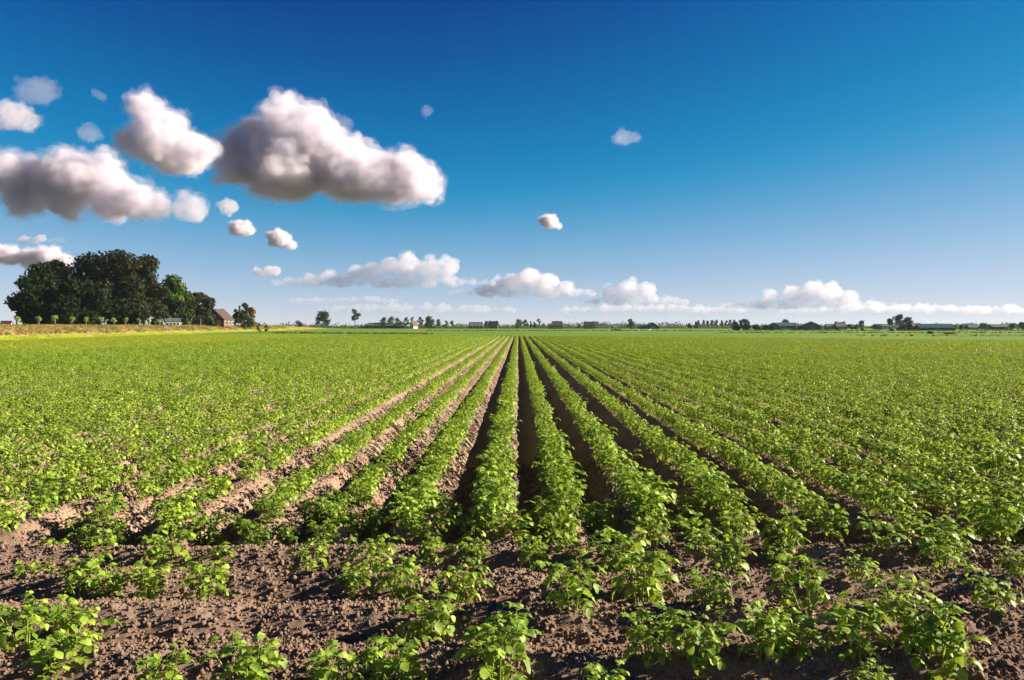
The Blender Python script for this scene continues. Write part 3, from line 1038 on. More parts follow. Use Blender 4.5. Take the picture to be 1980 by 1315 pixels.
# bank
n_ = 7000
y_ = 60 + 330 * rng.random(n_) ** 1.3; d_ = 2.0 + rng.random(n_) * 7
x_ = foot_x(y_) - d_
z_ = np.interp(d_, dd, zz) * np.clip((600 - y_) / 200, 0, 1)
dry = (vnoise(y_ * .12, d_ * .5, 41) + 0.5 * rng.standard_normal(n_) > -0.25)
scatter('bank_grass', np.stack([x_, y_, z_], -1), up_rot(n_), 0.5 + 0.7 * rng.random(n_), np.where(dry, rng.integers(0, 3, n_), 3 + rng.integers(0, 3, n_)),
        [tuft_mesh(50 + s, G_DRY, 16, .42, .03, .4) for s in range(3)] + [tuft_mesh(60 + s, G_GREEN, 16, .42, .03, .4) for s in range(3)], 'dry tufted grass growing on the bank')
# rough margins and ditch edges: along lines seen in the photograph
mx_, my_, ms_, mi_ = [], [], [], []


def margin(p0, p1, n, wid, size, kinds):
    for _ in range(n):
        t = rnd.random()
        mx_.append(p0[0] + (p1[0] - p0[0]) * t + rnd.gauss(0, wid * .4)); my_.append(p0[1] + (p1[1] - p0[1]) * t + rnd.gauss(0, wid))
        ms_.append(size * rnd.uniform(.5, 1.3)); mi_.append(rnd.choice(kinds))


margin((-34, 160), (80, 75), 1500, 0.6, 0.8, [0, 1, 2, 3, 4])         # far edge of the potatoes
margin((-72, 235), (-22, 205), 240, 0.8, 0.8, [0, 1, 2, 3])                # dark ditch line towards the bank
margin((-40, 345), (360, 325), 1500, 2.0, 0.8, [0, 1, 2, 3])             # ditch across the pasture
margin((70, 165), (190, 195), 260, 5.0, 0.7, [0, 1, 3, 4, 5])           # weedy strip before the blue sheds
margin((60, 240), (240, 235), 500, 3.0, 0.8, [0, 1, 2, 4])
margin((-330, 640), (420, 640), 2600, 6.0, 3.0, [0, 1, 2])              # rough bank of the road along the far houses
scatter('rough_grass', np.stack([np.array(mx_), np.array(my_), np.full(len(mx_), -0.1)], -1), up_rot(len(mx_)), np.array(ms_), np.array(mi_),
        [tuft_mesh(70 + s, G_DARK, 22, .6, .04, .5) for s in range(3)] + [tuft_mesh(80 + s, G_GREEN, 22, .5, .04, .5) for s in range(2)] + [tuft_mesh(90, G_DRY, 22, .6, .03, .5)],
        'rough dark grass along ditches and field edges')

# ------------------------------------------------------------------ trees
BARK = simple_mat('bark', (0.10, 0.085, 0.065), 0.95, 0.4, 3.0, 0.1)


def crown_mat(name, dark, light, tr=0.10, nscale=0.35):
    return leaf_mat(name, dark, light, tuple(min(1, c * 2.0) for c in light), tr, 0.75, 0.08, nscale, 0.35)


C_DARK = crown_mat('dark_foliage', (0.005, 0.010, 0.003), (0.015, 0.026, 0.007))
C_OLIVE = crown_mat('olive_foliage', (0.017, 0.022, 0.008), (0.046, 0.050, 0.018))
C_GREEN = crown_mat('green_foliage', (0.024, 0.046, 0.008), (0.062, 0.105, 0.016))
C_MID = crown_mat('mid_foliage', (0.016, 0.03, 0.009), (0.038, 0.06, 0.017))
C_YEL = crown_mat('yellowing_foliage', (0.11, 0.085, 0.010), (0.22, 0.16, 0.02))
C_LIME = crown_mat('young_willow_foliage', (0.15, 0.21, 0.05), (0.30, 0.38, 0.10))


def leaf_cloud(clumps, n, size, seed, jitter=1.0, droop=0.0):
    """n leafy sprays (bent quads) spread through ellipsoid clumps (centre, radii), mostly near their surface"""
    rr = np.random.default_rng(seed)
    vol = np.array([c[1][0] * c[1][1] * c[1][2] for c in clumps]) ** 0.75
    pick = rr.choice(len(clumps), n, p=vol / vol.sum())
    cen = np.array([c[0] for c in clumps])[pick]; rad = np.array([c[1] for c in clumps])[pick]
    d = rr.standard_normal((n, 3)); d /= np.linalg.norm(d, axis=1)[:, None]
    r = 0.35 + 0.72 * rr.random(n) ** 0.6 + 0.10 * rr.standard_normal(n)
    p = cen + d * rad * r[:, None]
    nrm = d * 0.6 + rr.standard_normal((n, 3)) * 0.7 * jitter + np.array([0, 0, 0.35]); nrm /= np.linalg.norm(nrm, axis=1)[:, None]
    a = np.cross(nrm, rr.standard_normal((n, 3))); a[:, 2] -= droop; a /= np.linalg.norm(a, axis=1)[:, None]
    b = np.cross(nrm, a)
    s = size * (0.55 + 0.9 * rr.random(n))
    a = a * s[:, None]; b = b * (s * 0.55)[:, None]
    q = np.stack([p - a, p - b * 1.0 + nrm * s[:, None] * .12, p + a, p + b + nrm * s[:, None] * .12], 1)
    v = q.reshape(-1, 3)
    f = np.arange(4 * n).reshape(n, 4)
    return v, f


def trunk_arrays(h, r, branches, seed, lean=(0, 0)):
    rr = random.Random(seed)
    pts = [Vector((lean[0] * t * t, lean[1] * t * t, h * t - 0.3 * (t == 0))) + Vector((rr.gauss(0, .02 * h), rr.gauss(0, .02 * h), 0)) * (t > 0) for t in (0, .12, .35, .6, .85, 1)]
    parts = [tube_arrays(pts, [r * 1.35, r, r * .85, r * .6, r * .35, r * .12], 8)]
    for c in branches:
        c = Vector(c)
        z0 = min(max(c.z - (Vector((c.x, c.y, 0)).length) * 1.1, 0.22 * h), h * .8)
        t = z0 / h
        k = min(int(t * 5), 4)
        s = Vector((lean[0] * t * t, lean[1] * t * t, z0))
        m = s.lerp(c, .5) + Vector((0, 0, -0.04 * h))
        parts.append(tube_arrays([s, m, c], [r * .38, r * .24, r * .06], 5))
    return join(parts)


def make_clumps(shape, H, Wd, seed):
    """crown clumps for a tree of height H and crown width Wd"""
    rr = random.Random(seed)
    cl = []
    if shape == 'round': base, n = 0.22, 16
    elif shape == 'dense': base, n = 0.05, 26
    elif shape == 'tall': base, n = 0.40, 12
    elif shape == 'poplar': base, n = 0.12, 12
    elif shape == 'bush': base, n = 0.0, 10
    else: base, n = 0.2, 14
    for k in range(n):
        t = (k + rr.random()) / n
        z = H * (base + (1 - base) * (0.10 + 0.83 * t))
        if shape == 'poplar': w = Wd * .5 * (0.75 * math.sin(math.pi * min(1, t * .9 + .12)) ** .6)
        elif shape in ('dense', 'bush'): w = Wd * .5 * math.sqrt(max(.06, 1 - (max(0, t - .12) / .9) ** 2))
        else: w = Wd * .5 * math.sin(math.pi * (0.16 + 0.78 * t)) ** .7
        a = rr.uniform(0, 6.28); q = w * math.sqrt(rr.random()) * 0.85
        r = Wd * rr.uniform(.13, .22) * (0.8 if shape in ('poplar', 'tall') else 1)
        q = max(0, min(q, w - r * .4))
        cl.append(((math.cos(a) * q, math.sin(a) * q, min(z, H - r * .8)), (r * rr.uniform(.9, 1.25), r * rr.uniform(.9, 1.25), r * rr.uniform(.7, 1.0))))
    return cl


def tree(name, label, loc, H, Wd, shape, mat, n=900, leaf=0.4, seed=0, group=None, cat='tree', clumps=None, lean=(0, 0), rtrunk=None):
    o = empty(name, loc)
    cl = clumps or make_clumps(shape, H, Wd, seed)
    tv, tf = trunk_arrays(H * 0.82, rtrunk or H * 0.022, [c[0] for c in cl[::2]], seed, lean)
    add('trunk', mesh_np('trunk', tv, tf, BARK, True), o)
    add('crown', mesh_np('crown', *leaf_cloud(cl, n, leaf, seed + 900), mat), o)
    tag(o, label, cat, group)
    return o


# the clump of tall trees beside the farm
BIG = 'tall trees of the farm clump'
DT = 185.0
def big(px, top, wpx, D, shape, mat, label, n, seed, leaf=.5, **k):
    b = at(px, D); b.z = bank_z(b.x, b.y)
    H = zat(top, D) - b.z
    return tree('broadleaf_tree', label, b, H, wpx * D / F, shape, mat, n, leaf, seed, BIG, **k)


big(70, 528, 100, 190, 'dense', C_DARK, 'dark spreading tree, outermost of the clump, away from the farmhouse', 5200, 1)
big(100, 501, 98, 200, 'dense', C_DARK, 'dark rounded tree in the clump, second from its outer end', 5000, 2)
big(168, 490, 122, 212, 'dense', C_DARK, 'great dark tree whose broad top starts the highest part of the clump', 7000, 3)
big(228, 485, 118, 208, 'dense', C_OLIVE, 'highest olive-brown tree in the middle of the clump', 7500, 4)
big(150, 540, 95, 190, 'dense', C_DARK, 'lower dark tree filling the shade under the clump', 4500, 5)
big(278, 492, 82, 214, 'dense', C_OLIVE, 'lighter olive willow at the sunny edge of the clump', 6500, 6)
big(326, 532, 64, 236, 'dense', C_GREEN, 'fresh green tree against the sunny edge of the clump', 3600, 7)
big(352, 560, 52, 246, 'dense', C_GREEN, 'medium green tree between the clump and the olive fruit tree', 2600, 8)
big(384, 566, 58, 250, 'round', C_OLIVE, 'low olive tree with feathery twigs before the farmhouse', 3200, 9, leaf=.4)
big(336, 575, 40, 232, 'dense', C_MID, 'dark bushy tree behind the white garden house', 1800, 10)

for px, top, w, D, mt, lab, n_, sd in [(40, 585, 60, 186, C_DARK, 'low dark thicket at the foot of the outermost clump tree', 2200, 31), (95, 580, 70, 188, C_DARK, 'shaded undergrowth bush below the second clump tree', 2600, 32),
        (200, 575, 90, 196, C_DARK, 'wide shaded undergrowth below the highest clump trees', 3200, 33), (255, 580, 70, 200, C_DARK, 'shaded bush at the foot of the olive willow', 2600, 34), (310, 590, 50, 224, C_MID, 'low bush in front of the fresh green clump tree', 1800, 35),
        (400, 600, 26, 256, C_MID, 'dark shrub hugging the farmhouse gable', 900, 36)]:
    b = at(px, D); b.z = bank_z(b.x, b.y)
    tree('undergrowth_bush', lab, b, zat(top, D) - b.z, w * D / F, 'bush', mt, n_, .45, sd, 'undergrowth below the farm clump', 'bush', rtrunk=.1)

# farmyard trees past the house
for px, top, w, D, sh, mt, lab, n_, sd in [
    (455, 597, 14, 300, 'dense', C_MID, 'small dark bush-tree just behind the farmhouse roof', 900, 21),
    (462, 590, 9, 310, 'poplar', C_MID, 'thin pointed tree rising behind the farmhouse', 500, 22),
    (472, 586, 22, 305, 'round', C_GREEN, 'round green tree beyond the farmhouse', 1500, 23),
    (470, 605, 34, 292, 'bush', C_OLIVE, 'low olive bush in front of the round farmyard tree', 1300, 24),
    (485, 594, 20, 300, 'dense', C_YEL, 'yellowing tree at the end of the farmyard', 1300, 25)]:
    b = at(px, D); b.z = bank_z(b.x, b.y)
    tree('farmyard_tree', lab, b, zat(top, D) - b.z, w * D / F, sh, mt, n_, .32, sd, 'farmyard trees past the house')

# pollard willows along the bank
WP = [28, 70, 102, 135, 162, 193, 217, 240, 266, 285, 306]
WH = [18, 18, 20, 17, 17, 17, 15, 16, 15, 14, 12]
for k, (px, hp) in enumerate(zip(WP, WH)):
    D = 61.6 / ((1002 - px) / F - 0.123) * 1.12
    b = at(px, D); b.z = bank_z(b.x, b.y) - 0.05
    H = zat(630.5 - hp, D) - b.z
    o = empty('pollard_willow', b, rnd.uniform(0, 6))
    rr = random.Random(300 + k)
    w = 13.5 * (1 - .025 * k) * D / F * rr.uniform(.85, 1.1)
    hh = H * 0.58
    tv, tf = tube_arrays([(0, 0, -.2), (rr.gauss(0, .03), rr.gauss(0, .03), hh * .5), (rr.gauss(0, .05), rr.gauss(0, .05), hh), (0, 0, hh + .12)], [.16, .14, .18, .06], 8)
    add('trunk', mesh_np('trunk', tv, tf, BARK, True), o)
    cl = [((rr.gauss(0, w * .13), rr.gauss(0, w * .13), hh + (H - hh) * rr.uniform(.15, .8)), (w * .3, w * .3, (H - hh) * .36)) for _ in range(7)]
    add('crown', mesh_np('crown', *leaf_cloud(cl, 420, .11, 400 + k), C_LIME), o)
    tag(o, 'young pollard willow on the bank, %s counted from the outer end of the row' % ordinal(k), 'willow', 'pollard willows along the bank')

# ------------------------------------------------------------------ buildings
M_BRICK = simple_mat('red_brick_wall', (0.11, 0.052, 0.040), 0.9, 0.3, 1.2)
M_DKBRICK = simple_mat('dark_brick_wall', (0.13, 0.075, 0.06), 0.9, 0.3, 1.2)
M_WHITE = simple_mat('white_painted_wall', (0.45, 0.43, 0.41), 0.7, 0.08, 1.0)
M_TILE = simple_mat('brown_roof_tiles', (0.07, 0.046, 0.042), 0.8, 0.25, 1.5)
M_REDTILE = simple_mat('red_roof_tiles', (0.12, 0.055, 0.042), 0.8, 0.25, 1.5)
M_SLATE = simple_mat('grey_slate_roof', (0.09, 0.095, 0.105), 0.7, 0.25, 1.5)
M_TEAL = simple_mat('teal_sheet_roof', (0.022, 0.075, 0.09), 0.5, 0.2, 0.6, 0.5)
M_BLUE = simple_mat('blue_green_sheet_wall', (0.035, 0.075, 0.085), 0.6, 0.2, 0.6, 0.4)
M_DARK = simple_mat('dark_timber_wall', (0.045, 0.04, 0.038), 0.85, 0.3, 1.0)
M_GREY = simple_mat('grey_render_wall', (0.35, 0.37, 0.40), 0.8, 0.12, 1.0)
M_GLASS = simple_mat('window_glass', (0.03, 0.035, 0.045), 0.08, 0.2, 0.5, 0.6)
M_FRAME = simple_mat('white_window_frame', (0.75, 0.74, 0.72), 0.6, 0.05, 1.0)
M_DOOR = simple_mat('painted_door', (0.10, 0.14, 0.11), 0.6, 0.1, 1.0)
M_RUST = simple_mat('rusty_silo_steel', (0.42, 0.16, 0.08), 0.7, 0.3, 1.0)


def box(x0, x1, y0, y1, z0, z1):
    v = [(x0, y0, z0), (x1, y0, z0), (x1, y1, z0), (x0, y1, z0), (x0, y0, z1), (x1, y0, z1), (x1, y1, z1), (x0, y1, z1)]
    f = [(0, 3, 2, 1), (4, 5, 6, 7), (0, 1, 5, 4), (1, 2, 6, 5), (2, 3, 7, 6), (3, 0, 4, 7)]
    return v, f


def bjoin(parts):
    V, Fc = [], []
    for v, f in parts:
        n = len(V); V += list(v); Fc += [tuple(q + n for q in g) for g in f]
    return V, Fc


def house(name, label, loc, rz, L, Wd, hw, hr, wall, roof, cat, group=None, over=0.3, wins=(), doors=(), chimneys=(), win_mat=None, gable_wins=()):
    """gabled building: ridge along local X, length L, width Wd, eaves hw, ridge hw+hr. wins: (side, along, z, w, h) with side 'f' (-Y) 'b' (+Y) 'l' (-X) 'r' (+X)"""
    o = empty(name, loc, rz)
    x, y = L / 2, Wd / 2
    v = [(-x, -y, -.3), (x, -y, -.3), (x, y, -.3), (-x, y, -.3), (-x, -y, hw), (x, -y, hw), (x, y, hw), (-x, y, hw), (-x, 0, hw + hr), (x, 0, hw + hr)]
    f = [(0, 1, 5, 4), (2, 3, 7, 6), (1, 2, 6, 9, 5), (3, 0, 4, 8, 7)]
    add('wall', mesh_py('wall', v, f, wall), o)
    t = 0.18; sl = hr / y
    zz0 = hw - over * sl
    parts = []
    for s in (-1, 1):
        a = [(-x - over, 0, hw + hr + .02), (x + over, 0, hw + hr + .02), (x + over, s * (y + over), zz0 + .02), (-x - over, s * (y + over), zz0 + .02)]
        b = [(p[0], p[1], p[2] + t) for p in a]
        parts.append((a + b, [(0, 1, 2, 3), (4, 7, 6, 5), (0, 4, 5, 1), (1, 5, 6, 2), (2, 6, 7, 3), (3, 7, 4, 0)]))
    ro = add('roof', mesh_py('roof', *bjoin(parts), roof), o)
    for (cx, cw, ch) in chimneys:
        add('chimney', mesh_py('chimney', *box(cx - cw / 2, cx + cw / 2, -cw / 2, cw / 2, hw + hr - .5, hw + hr + ch), M_DKBRICK), ro)

    def opening(kind, side, al, z, w, h):
        d = .05
        def put(nm, par, a0, a1, z0, z1, out, mat):
            if side == 'f': g = box(a0, a1, -y - out, -y + .02, z0, z1)
            elif side == 'b': g = box(a0, a1, y - .02, y + out, z0, z1)
            elif side == 'l': g = box(-x - out, -x + .02, a0, a1, z0, z1)
            else: g = box(x - .02, x + out, a0, a1, z0, z1)
            return add(nm, mesh_py(nm, *g, mat), par)
        if kind == 'window':
            fr = put('window', o, al - w / 2 - .1, al + w / 2 + .1, z - .1, z + h + .1, d, M_FRAME)
            put('pane', fr, al - w / 2, al + w / 2, z, z + h, d + .03, win_mat or M_GLASS)
        else:
            put('door', o, al - w / 2, al + w / 2, z, z + h, d, M_DOOR)
    for w in wins: opening('window', *w)
    for w in doors: opening('door', *w)
    tag(o, label, cat, group)
    return o


# farmhouse by the clump
b = at(422, 268); b.z = bank_z(b.x, b.y)
fh = house('farmhouse', 'brick farmhouse with brown tiled roof beside the dark tree clump', b, R(88), 8.4, 6.8, 2.3, 3.3, M_BRICK, M_TILE, 'house',
           wins=[('l', -1.6, .6, .9, 1.1), ('l', 1.6, .6, .9, 1.1), ('f', -3.0, .55, .9, 1.1), ('f', 0, .55, .9, 1.1), ('f', 3.0, .55, .9, 1.1), ('l', 0, 2.8, .9, .9)], doors=[('f', 1.5, 0, .9, 2.0)], chimneys=[(3.0, .6, .4)])
b = at(332, 224); b.z = bank_z(b.x, b.y)
house('garden_house', 'small white building with many windows under the clump trees', b, R(24), 3.9, 2.4, 1.3, .8, M_WHITE, M_SLATE, 'garden house', over=.15,
      wins=[('f', -1.35, .35, .6, .6), ('f', -.45, .35, .6, .6), ('f', .45, .35, .6, .6), ('f', 1.35, .35, .6, .6)])
b = at(384, 258); b.z = bank_z(b.x, b.y)
house('brick_shed', 'low orange brick shed half hidden by the olive tree', b, R(20), 5.2, 3.0, 1.3, .7, simple_mat('orange_brick', (.22, .10, .06), .9, .25, 1.0), M_REDTILE, 'shed', over=.15, doors=[('f', .6, 0, .8, 1.1)])

FAR = 'distant farm buildings on the horizon'


def far_house(name, label, px, wpx, top, D, rz, wall, roof, cat='house', eave=.5, depth=None, **k):
    b = at(px, D)
    L = wpx * D / F; H = zat(top, D)
    return house(name, label, b, R(rz), L, depth or L * .6, H * eave, H * (1 - eave), wall, roof, cat, FAR, **k)


def win_row(n, L, z, w, h, side='f'):
    return [(side, -L / 2 + L * (i + .5) / n, z, w, h) for i in range(n)]


DH = 620.0
k_ = DH / F
far_house('white_house', 'white gabled house with red roof among the village trees', 800, 14, 621, DH, 62, M_WHITE, M_REDTILE, eave=.45, wins=win_row(2, 4, .8, 1, 1.2, 'l') + win_row(2, 5, .8, 1, 1.2))
far_house('long_barn', 'long low dark barn behind the hedge at the village trees', 748, 70, 624.5, DH + 30, 2, M_DARK, M_SLATE, 'barn', .5, 9, doors=[('f', -6, 0, 3, 2), ('f', 5, 0, 3, 2)])
far_house('dark_barn', 'dark grey hipped barn between the village trees and the brick villa', 920, 25, 623, DH, 8, M_DARK, M_SLATE, 'barn', .4, wins=win_row(3, 8, .8, .9, .8))
far_house('brick_villa', 'brick house with tall roof just short of the ridge ends', 954, 18, 621.5, DH, -6, M_BRICK, M_TILE, eave=.5, wins=win_row(3, 6.5, .9, .9, 1.1), chimneys=[(-2.4, .7, .8), (2.4, .7, .8)])
far_house('white_gable_house', 'tiny white gable end beside the lollipop tree', 1051, 9, 625, DH + 20, 90, M_WHITE, M_SLATE, eave=.5, depth=3.6)
far_house('square_brick_house', 'square brick house with flat-looking brown roof near the ridge ends', 1077, 19, 621.5, DH - 40, 4, M_BRICK, M_TILE, eave=.48, wins=win_row(3, 6.5, .7, .9, 1.0), chimneys=[(0, .7, .6)])
far_house('brick_annex', 'low brick annex against the square brick house', 1064, 8, 626, DH - 42, 4, M_DKBRICK, M_SLATE, 'shed', .7, doors=[('f', 0, 0, 1.4, 1.2)])
far_house('twin_brick_house', 'brick house with twin chimneys beside a pale grey block', 1139, 20, 622.5, DH - 40, -3, M_BRICK, M_TILE, eave=.5, wins=win_row(4, 7, .7, .8, 1.0), chimneys=[(-2.8, .7, .7), (2.8, .7, .7)])
far_house('grey_block', 'pale grey block standing behind the twin-chimney house', 1153, 8, 622, DH + 60, 0, M_GREY, M_SLATE, 'building', .9, wins=win_row(2, 3, 1.6, .7, .8))
far_house('white_caravan', 'small white caravan parked on the far side of the pasture', 1190, 6, 632.0, 520, 0, M_WHITE, M_WHITE, 'caravan', .85, 1.2, over=.02, wins=[('f', -.4, .5, .5, .35), ('f', .5, .5, .5, .35)])
far_house('green_gable_barn', 'wide gabled barn with dark green front beyond the lone pasture tree', 1260, 24, 624, 560, 90, M_DARK, M_TEAL, 'barn', .35, 9, doors=[('l', 0, 0, 3.2, 2.4)])
far_house('low_barn_wing', 'low wing attached beside the wide gabled barn', 1242, 18, 628, 566, 0, M_BLUE, M_TEAL, 'barn', .5, 5)
# the blue-green sheds
DB = 430.0
far_house('blue_shed', 'blue-green double shed with low roof next to the dark bushes', 1515, 46, 624.5, DB, 12, M_BLUE, M_TEAL, 'shed', .55, 13, doors=[('f', -3.5, 0, 2.6, 2.0), ('f', 3.2, 0, 2.6, 2.0)])
far_house('blue_gable_shed', 'blue-green gabled shed, taller, joined to the double shed', 1566, 40, 622.5, DB - 6, 74, M_BLUE, M_TEAL, 'shed', .45, 10, doors=[('l', 0, 0, 3.2, 2.4)])
far_house('dormer_house', 'grey-roofed house with two chimneys past the blue sheds', 1622, 20, 623.5, DB + 40, 6, M_DKBRICK, M_SLATE, eave=.42, wins=win_row(4, 5.5, .6, .7, .8), chimneys=[(-2.4, .6, .7), (2.4, .6, .7)])
far_house('low_cottage', 'low cottage roof against the grey-roofed house', 1603, 18, 627, DB + 42, 6, M_DARK, M_SLATE, 'cottage', .4, wins=win_row(2, 4, .4, .6, .6))
far_house('long_shed', 'long grey shed roof between two trees beyond the sheds', 1705, 32, 627, DB + 80, 0, M_GREY, M_SLATE, 'shed', .55, 8)
far_house('brick_gable', 'brick gable cottage under the big spreading tree', 1750, 30, 629.0, DB - 60, 80, M_BRICK, M_TILE, 'cottage', .3, 7, wins=[('l', -1.2, .5, .6, .7), ('l', 1.2, .5, .6, .7)])
far_house('dark_gable', 'dark gabled house between big tree and teal barn', 1768, 18, 625, DB, 10, M_DARK, M_SLATE, eave=.45, wins=win_row(2, 4, .6, .7, .8))
far_house('teal_barn', 'long barn with bright teal roof next to the brick gable cottage', 1803, 60, 627.0, DB - 70, -14, M_DARK, M_TEAL, 'barn', .42, 11, doors=[('f', 0, 0, 2.6, 1.3)])
far_house('grey_house', 'grey-roofed house near the end of the horizon row', 1875, 20, 626, DB + 20, 5, M_DKBRICK, M_SLATE, eave=.4, wins=win_row(3, 4.6, .6, .6, .7), chimneys=[(0, .6, .6)])
far_house('end_barn', 'low dark barn at the end of the horizon row', 1925, 36, 627.5, DB, 2, M_DARK, M_SLATE, 'barn', .5, 8, doors=[('f', 2, 0, 2, 1.3)])
far_house('red_roof_house', 'red-roofed white house peeping out beyond the tree clump', 8, 18, 621, 330, 4, M_WHITE, M_REDTILE, eave=.5, wins=win_row(2, 3.4, 2.2, .5, .5))

# silo by the blue sheds
b = at(1537, DB - 12)
o = empty('silo', b)
hs = zat(630, DB - 12)
sv, sf = tube_arrays([(0, 0, -.1), (0, 0, 2.2), (0, 0, 2.2), (0, 0, 2.9)], [.55, .55, .6, .05], 14)
add('shell', mesh_np('shell', sv, sf, M_RUST, True), o)
for a in (0, 2.1, 4.2):
    v_, f_ = tube_arrays([(math.cos(a) * .62, math.sin(a) * .62, -.1), (math.cos(a) * .6, math.sin(a) * .6, 1.4)], [.05, .05], 5)
    add('leg', mesh_np('leg', v_, f_, M_DARK), o)
tag(o, 'small rust-red silo in front of the blue sheds', 'silo')

# ------------------------------------------------------------------ trees on the horizon
VIL = 'trees scattered along the horizon'
HT = [  # px, top, width px, D, shape, mat, label
    (623, 602, 34, 520, 'round', C_MID, 'dark spreading lone tree past the farmyard'),
    (686, 597, 21, 540, 'tall', C_MID, 'tall slender lone tree with bare trunk in the field'),
    (576, 620, 16, 700, 'bush', C_MID, 'low round tree on the horizon before the spreading lone tree'),
    (741, 613, 16, 640, 'round', C_GREEN, 'village tree, first behind the long low barn'),
    (756, 612, 16, 650, 'round', C_GREEN, 'village tree, second behind the long low barn'),
    (770, 614, 14, 645, 'round', C_MID, 'village tree, third behind the long low barn'),
    (786, 613, 12, 640, 'round', C_MID, 'village tree just before the white gabled house'),
    (797, 613, 10, 650, 'tall', C_GREEN, 'thin village tree behind the white gabled house'),
    (812, 612, 13, 640, 'round', C_MID, 'village tree just past the white gabled house'),
    (830, 611, 23, 560, 'dense', C_MID, 'large dark round tree closing the village row'),
    (848, 617, 11, 640, 'round', C_MID, 'small tree following the large dark round tree'),
    (862, 620, 12, 640, 'bush', C_GREEN, 'low green tree, second after the large dark round tree'),
    (874, 620, 12, 650, 'bush', C_MID, 'low green tree, third after the large dark round tree'),
    (940, 620, 11, 600, 'bush', C_MID, 'dark tree squeezed between dark barn and brick villa'),
    (1003, 617, 17, 560, 'dense', C_GREEN, 'bright green round tree right above the ridge ends'),
    (1016, 618, 11, 580, 'round', C_MID, 'darker tree leaning on the bright green round tree'),
    (1026, 621, 6, 580, 'poplar', C_DARK, 'small pointed conifer beside the darker tree'),
    (1033, 622, 8, 580, 'poplar', C_DARK, 'dark conifer next to the lollipop tree'),
    (1042, 616, 9, 600, 'tall', C_MID, 'lollipop tree with bare stem before the square brick house'),
    (1121, 627, 14, 620, 'bush', C_MID, 'bush in front of the twin-chimney house'),
    (1219, 616, 15, 540, 'round', C_MID, 'lone round tree standing in the pasture'),
    (1219, 625, 16, 538, 'bush', C_DARK, 'dark bush at the foot of the lone pasture tree'),
    (1440, 617, 20, 470, 'round', C_MID, 'tree rising from the dark bushes near the blue sheds'),
    (1517, 617, 18, 480, 'round', C_GREEN, 'green treetop behind the blue double shed'),
    (1663, 620, 12, 460, 'round', C_GREEN, 'slim tree past the grey-roofed house'),
    (1640, 627, 16, 470, 'bush', C_MID, 'bush beside the grey-roofed house'),
    (1652, 628, 12, 470, 'bush', C_GREEN, 'small bush next to the slim tree'),
    (1690, 627, 22, 455, 'bush', C_MID, 'bush before the long grey shed'),
    (1718, 616, 18, 440, 'tall', C_MID, 'outer stem of the big spreading tree group'),
    (1736, 608, 26, 445, 'round', C_MID, 'big spreading tree, highest along the sheds'),
    (1753, 613, 20, 440, 'round', C_MID, 'rounded tree leaning on the big spreading tree'),
    (1842, 628, 12, 400, 'bush', C_GREEN, 'bush at the end of the teal barn'),
    (1855, 628, 12, 430, 'bush', C_MID, 'bush before the last grey-roofed house'),
    (1896, 624, 22, 420, 'dense', C_MID, 'dense round tree between the last two roofs'),
    (1954, 625, 18, 420, 'dense', C_MID, 'dense round tree after the low end barn'),
    (1972, 623, 18, 430, 'dense', C_DARK, 'dark tree closing the horizon row'),
    (1420, 622, 18, 480, 'dense', C_DARK, 'dark bushy tree where the poplar row ends'),
    (1345, 622, 10, 560, 'bush', C_MID, 'bush under the start of the poplar row'),
    (1332, 625, 10, 560, 'bush', C_MID, 'small bush before the poplar row'),
]
for k, (px, top, w, D, sh, mt, lab) in enumerate(HT):
    b = at(px, D, -0.1)
    H = zat(top, D) + .1
    tree('horizon_tree', lab, b, H, w * D / F, sh, mt, 1300 if H > 4 else 700, max(.26, w * D / F * .05), 500 + k, VIL, lean=(rnd.gauss(0, .3), 0))
# row of poplars
for k in range(10):
    px = 1350 + 8.8 * k + rnd.uniform(-1, 1)
    b = at(px, 760 + rnd.uniform(-8, 8), -.1)
    tree('poplar', 'poplar tree, %s in the close row towards the dark bushes' % ordinal(k), b, zat(618.5 + rnd.uniform(-.8, .8), 760), 10.5 * 760 / F, 'poplar', C_MID, 520, .45, 620 + k, 'row of poplars on the horizon')
# dark bushes by the blue sheds
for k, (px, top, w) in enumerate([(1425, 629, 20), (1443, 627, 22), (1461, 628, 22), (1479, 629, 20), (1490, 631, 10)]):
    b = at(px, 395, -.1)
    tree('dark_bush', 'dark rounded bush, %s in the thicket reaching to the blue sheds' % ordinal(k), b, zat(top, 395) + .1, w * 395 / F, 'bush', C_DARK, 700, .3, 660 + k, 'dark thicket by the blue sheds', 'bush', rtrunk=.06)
for k, (px, top, w, D, mt, lab) in enumerate([(1593, 634, 26, 360, C_GREEN, 'low bush in the grass below the grey-roofed house'), (1618, 634, 12, 350, C_MID, 'small dark bush in the pasture near the sheds'),
        (1722, 636, 14, 330, C_MID, 'low bush in the pasture below the big spreading tree'), (1795, 642.5, 10, 215, C_MID, 'dark weed clump in the pasture below the teal barn'),
        (1835, 642.5, 24, 205, C_YEL, 'yellow-flowering weed patch in the weedy strip'), (500, 626, 14, 250, C_YEL, 'yellow bush at the end of the farm bank'), (514, 628, 10, 260, C_GREEN, 'small green bush after the yellow one'),
        (1665, 635, 8, 340, C_MID, 'single small shrub in the far pasture')]):
    b = at(px, D, -.1); b.z = max(-.1, bank_z(b.x, b.y))
    tree('shrub', lab, b, max(.5, zat(top, D) - b.z), w * D / F, 'bush', mt, 420, .16, 680 + k, 'single shrubs in the pastures', 'shrub', rtrunk=.03)

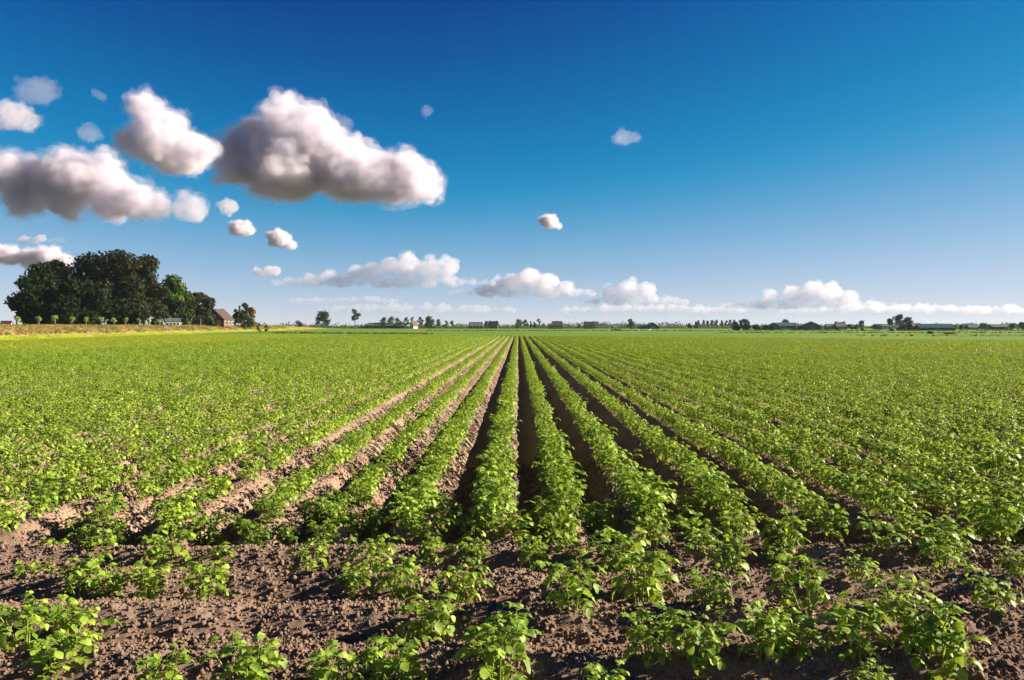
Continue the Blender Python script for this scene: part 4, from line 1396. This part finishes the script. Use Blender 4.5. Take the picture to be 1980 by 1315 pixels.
# hedge along the village
hb = empty('hedge', at(742, 600, -.1))
cl = [((x, rnd.uniform(-1, 1), rnd.uniform(.4, 1.6)), (1.4, 1.0, 1.0)) for x in np.arange(-17, 17, .8)]
add('foliage', mesh_np('foliage', *leaf_cloud(cl, 2600, .32, 71), C_DARK), hb)
tag(hb, 'clipped dark hedge in front of the long low barn', 'hedge')

# far woods: one hazy mass
cl = []
for k in range(420):
    px = rnd.uniform(-150, 2150)
    D = rnd.uniform(1150, 1700)
    hgt = rnd.uniform(3.0, 7.0) * (1.25 if 500 < px < 620 or 1080 < px < 1330 else 0.9)
    b = at(px, D)
    w = rnd.uniform(6, 16)
    cl.append(((b.x, b.y, hgt * .45), (w, w * .6, hgt * .6)))
wood = add('far_woods', mesh_np('far_woods', *leaf_cloud(cl, 16000, 1.3, 77), C_MID))
tag(wood, 'distant woods reading as one bluish band on the horizon', kind='stuff')

# sheep on the pasture
M_WOOL = simple_mat('white_wool', (.62, .58, .5), .95, .15, 4.0)
M_DWOOL = simple_mat('dark_wool', (.06, .05, .045), .95, .2, 4.0)


def animal(loc, rz, mat, label):
    parts = []
    prof = [(-.50, .62, .05), (-.46, .62, .18), (-.3, .64, .25), (0, .62, .27), (.25, .64, .25), (.42, .70, .19), (.55, .84, .12), (.66, .92, .11), (.8, .88, .09), (.9, .80, .05), (.92, .79, .01)]
    parts.append(tube_arrays([(x, 0, z) for x, z, r in prof], [r for x, z, r in prof], 10))
    for x in (-.32, .30):
        for y in (-.13, .13):
            kx = -.05 if x < 0 else .02
            parts.append(tube_arrays([(x, y, .6), (x - kx, y, .32), (x + kx * .6, y, .3), (x, y, 0)], [.09, .055, .045, .04], 6))
    for y in (-.1, .1): parts.append(tube_arrays([(.68, y * .8, .98), (.66, y * 1.8, .96)], [.035, .01], 5))
    parts.append(tube_arrays([(-.5, 0, .66), (-.58, 0, .5)], [.05, .02], 5))
    o = add('sheep', mesh_np('sheep', *join(parts), mat, True))
    o.location = loc; o.rotation_euler = (0, 0, rz)
    tag(o, label, 'sheep', 'sheep grazing on the far pasture')


for px, D, rz, mt, lab in [(1184, 300, .3, M_DWOOL, 'dark sheep, first of three below the caravan'), (1191, 302, 2.8, M_DWOOL, 'dark sheep, middle of three below the caravan'), (1197, 298, .1, M_DWOOL, 'dark sheep, last of three below the caravan'),
                           (1233, 305, 3.0, M_WOOL, 'white sheep just past the lone pasture tree'), (1255, 300, .4, M_WOOL, 'white sheep below the wide gabled barn')]:
    animal(at(px, D, -.1), rz, mt, lab)

# a few utility poles and a mast far off
for k, (px, D, h, lab) in enumerate([(1111, 640, 9, 'thin pale mast between the two brick houses'), (1668, 470, 5.5, 'utility pole near the slim tree past the sheds')]):
    o = empty('utility_pole', at(px, D, -.1))
    v_, f_ = tube_arrays([(0, 0, 0), (0, 0, h)], [.14, .08], 7); add('post', mesh_np('post', v_, f_, M_GREY), o)
    add('crossarm', mesh_py('crossarm', *box(-.9, .9, -.06, .06, h - .5, h - .38), M_DARK), o)
    tag(o, lab, 'pole')

# white board by the end barn
o = empty('sign_board', at(1947, 400, -.1))
add('panel', mesh_py('panel', *box(-.6, .6, -.04, .04, .55, 1.25), M_WHITE), o)
for s in (-.45, .45): add('post', mesh_py('post', *box(s - .04, s + .04, .04, .12, 0, 1.2), M_DARK), o)
tag(o, 'blank white board on posts near the low end barn', 'sign')

# ------------------------------------------------------------------ evening haze
hm = bpy.data.materials.new('haze_air'); hm.use_nodes = True
t = hm.node_tree; t.nodes.clear()
ho = t.nodes.new('ShaderNodeOutputMaterial'); hv = t.nodes.new('ShaderNodeVolumePrincipled')
hv.inputs['Color'].default_value = (0.66, 0.83, 1.0, 1); hv.inputs['Density'].default_value = 0.00006; hv.inputs['Anisotropy'].default_value = 0.2
t.links.new(hv.outputs[0], ho.inputs['Volume'])
hz = add('haze', mesh_py('haze', *box(-2600, 2600, -60, 2600, -1.2, 23), hm)); tag(hz, 'thin evening haze over the land', kind='stuff')
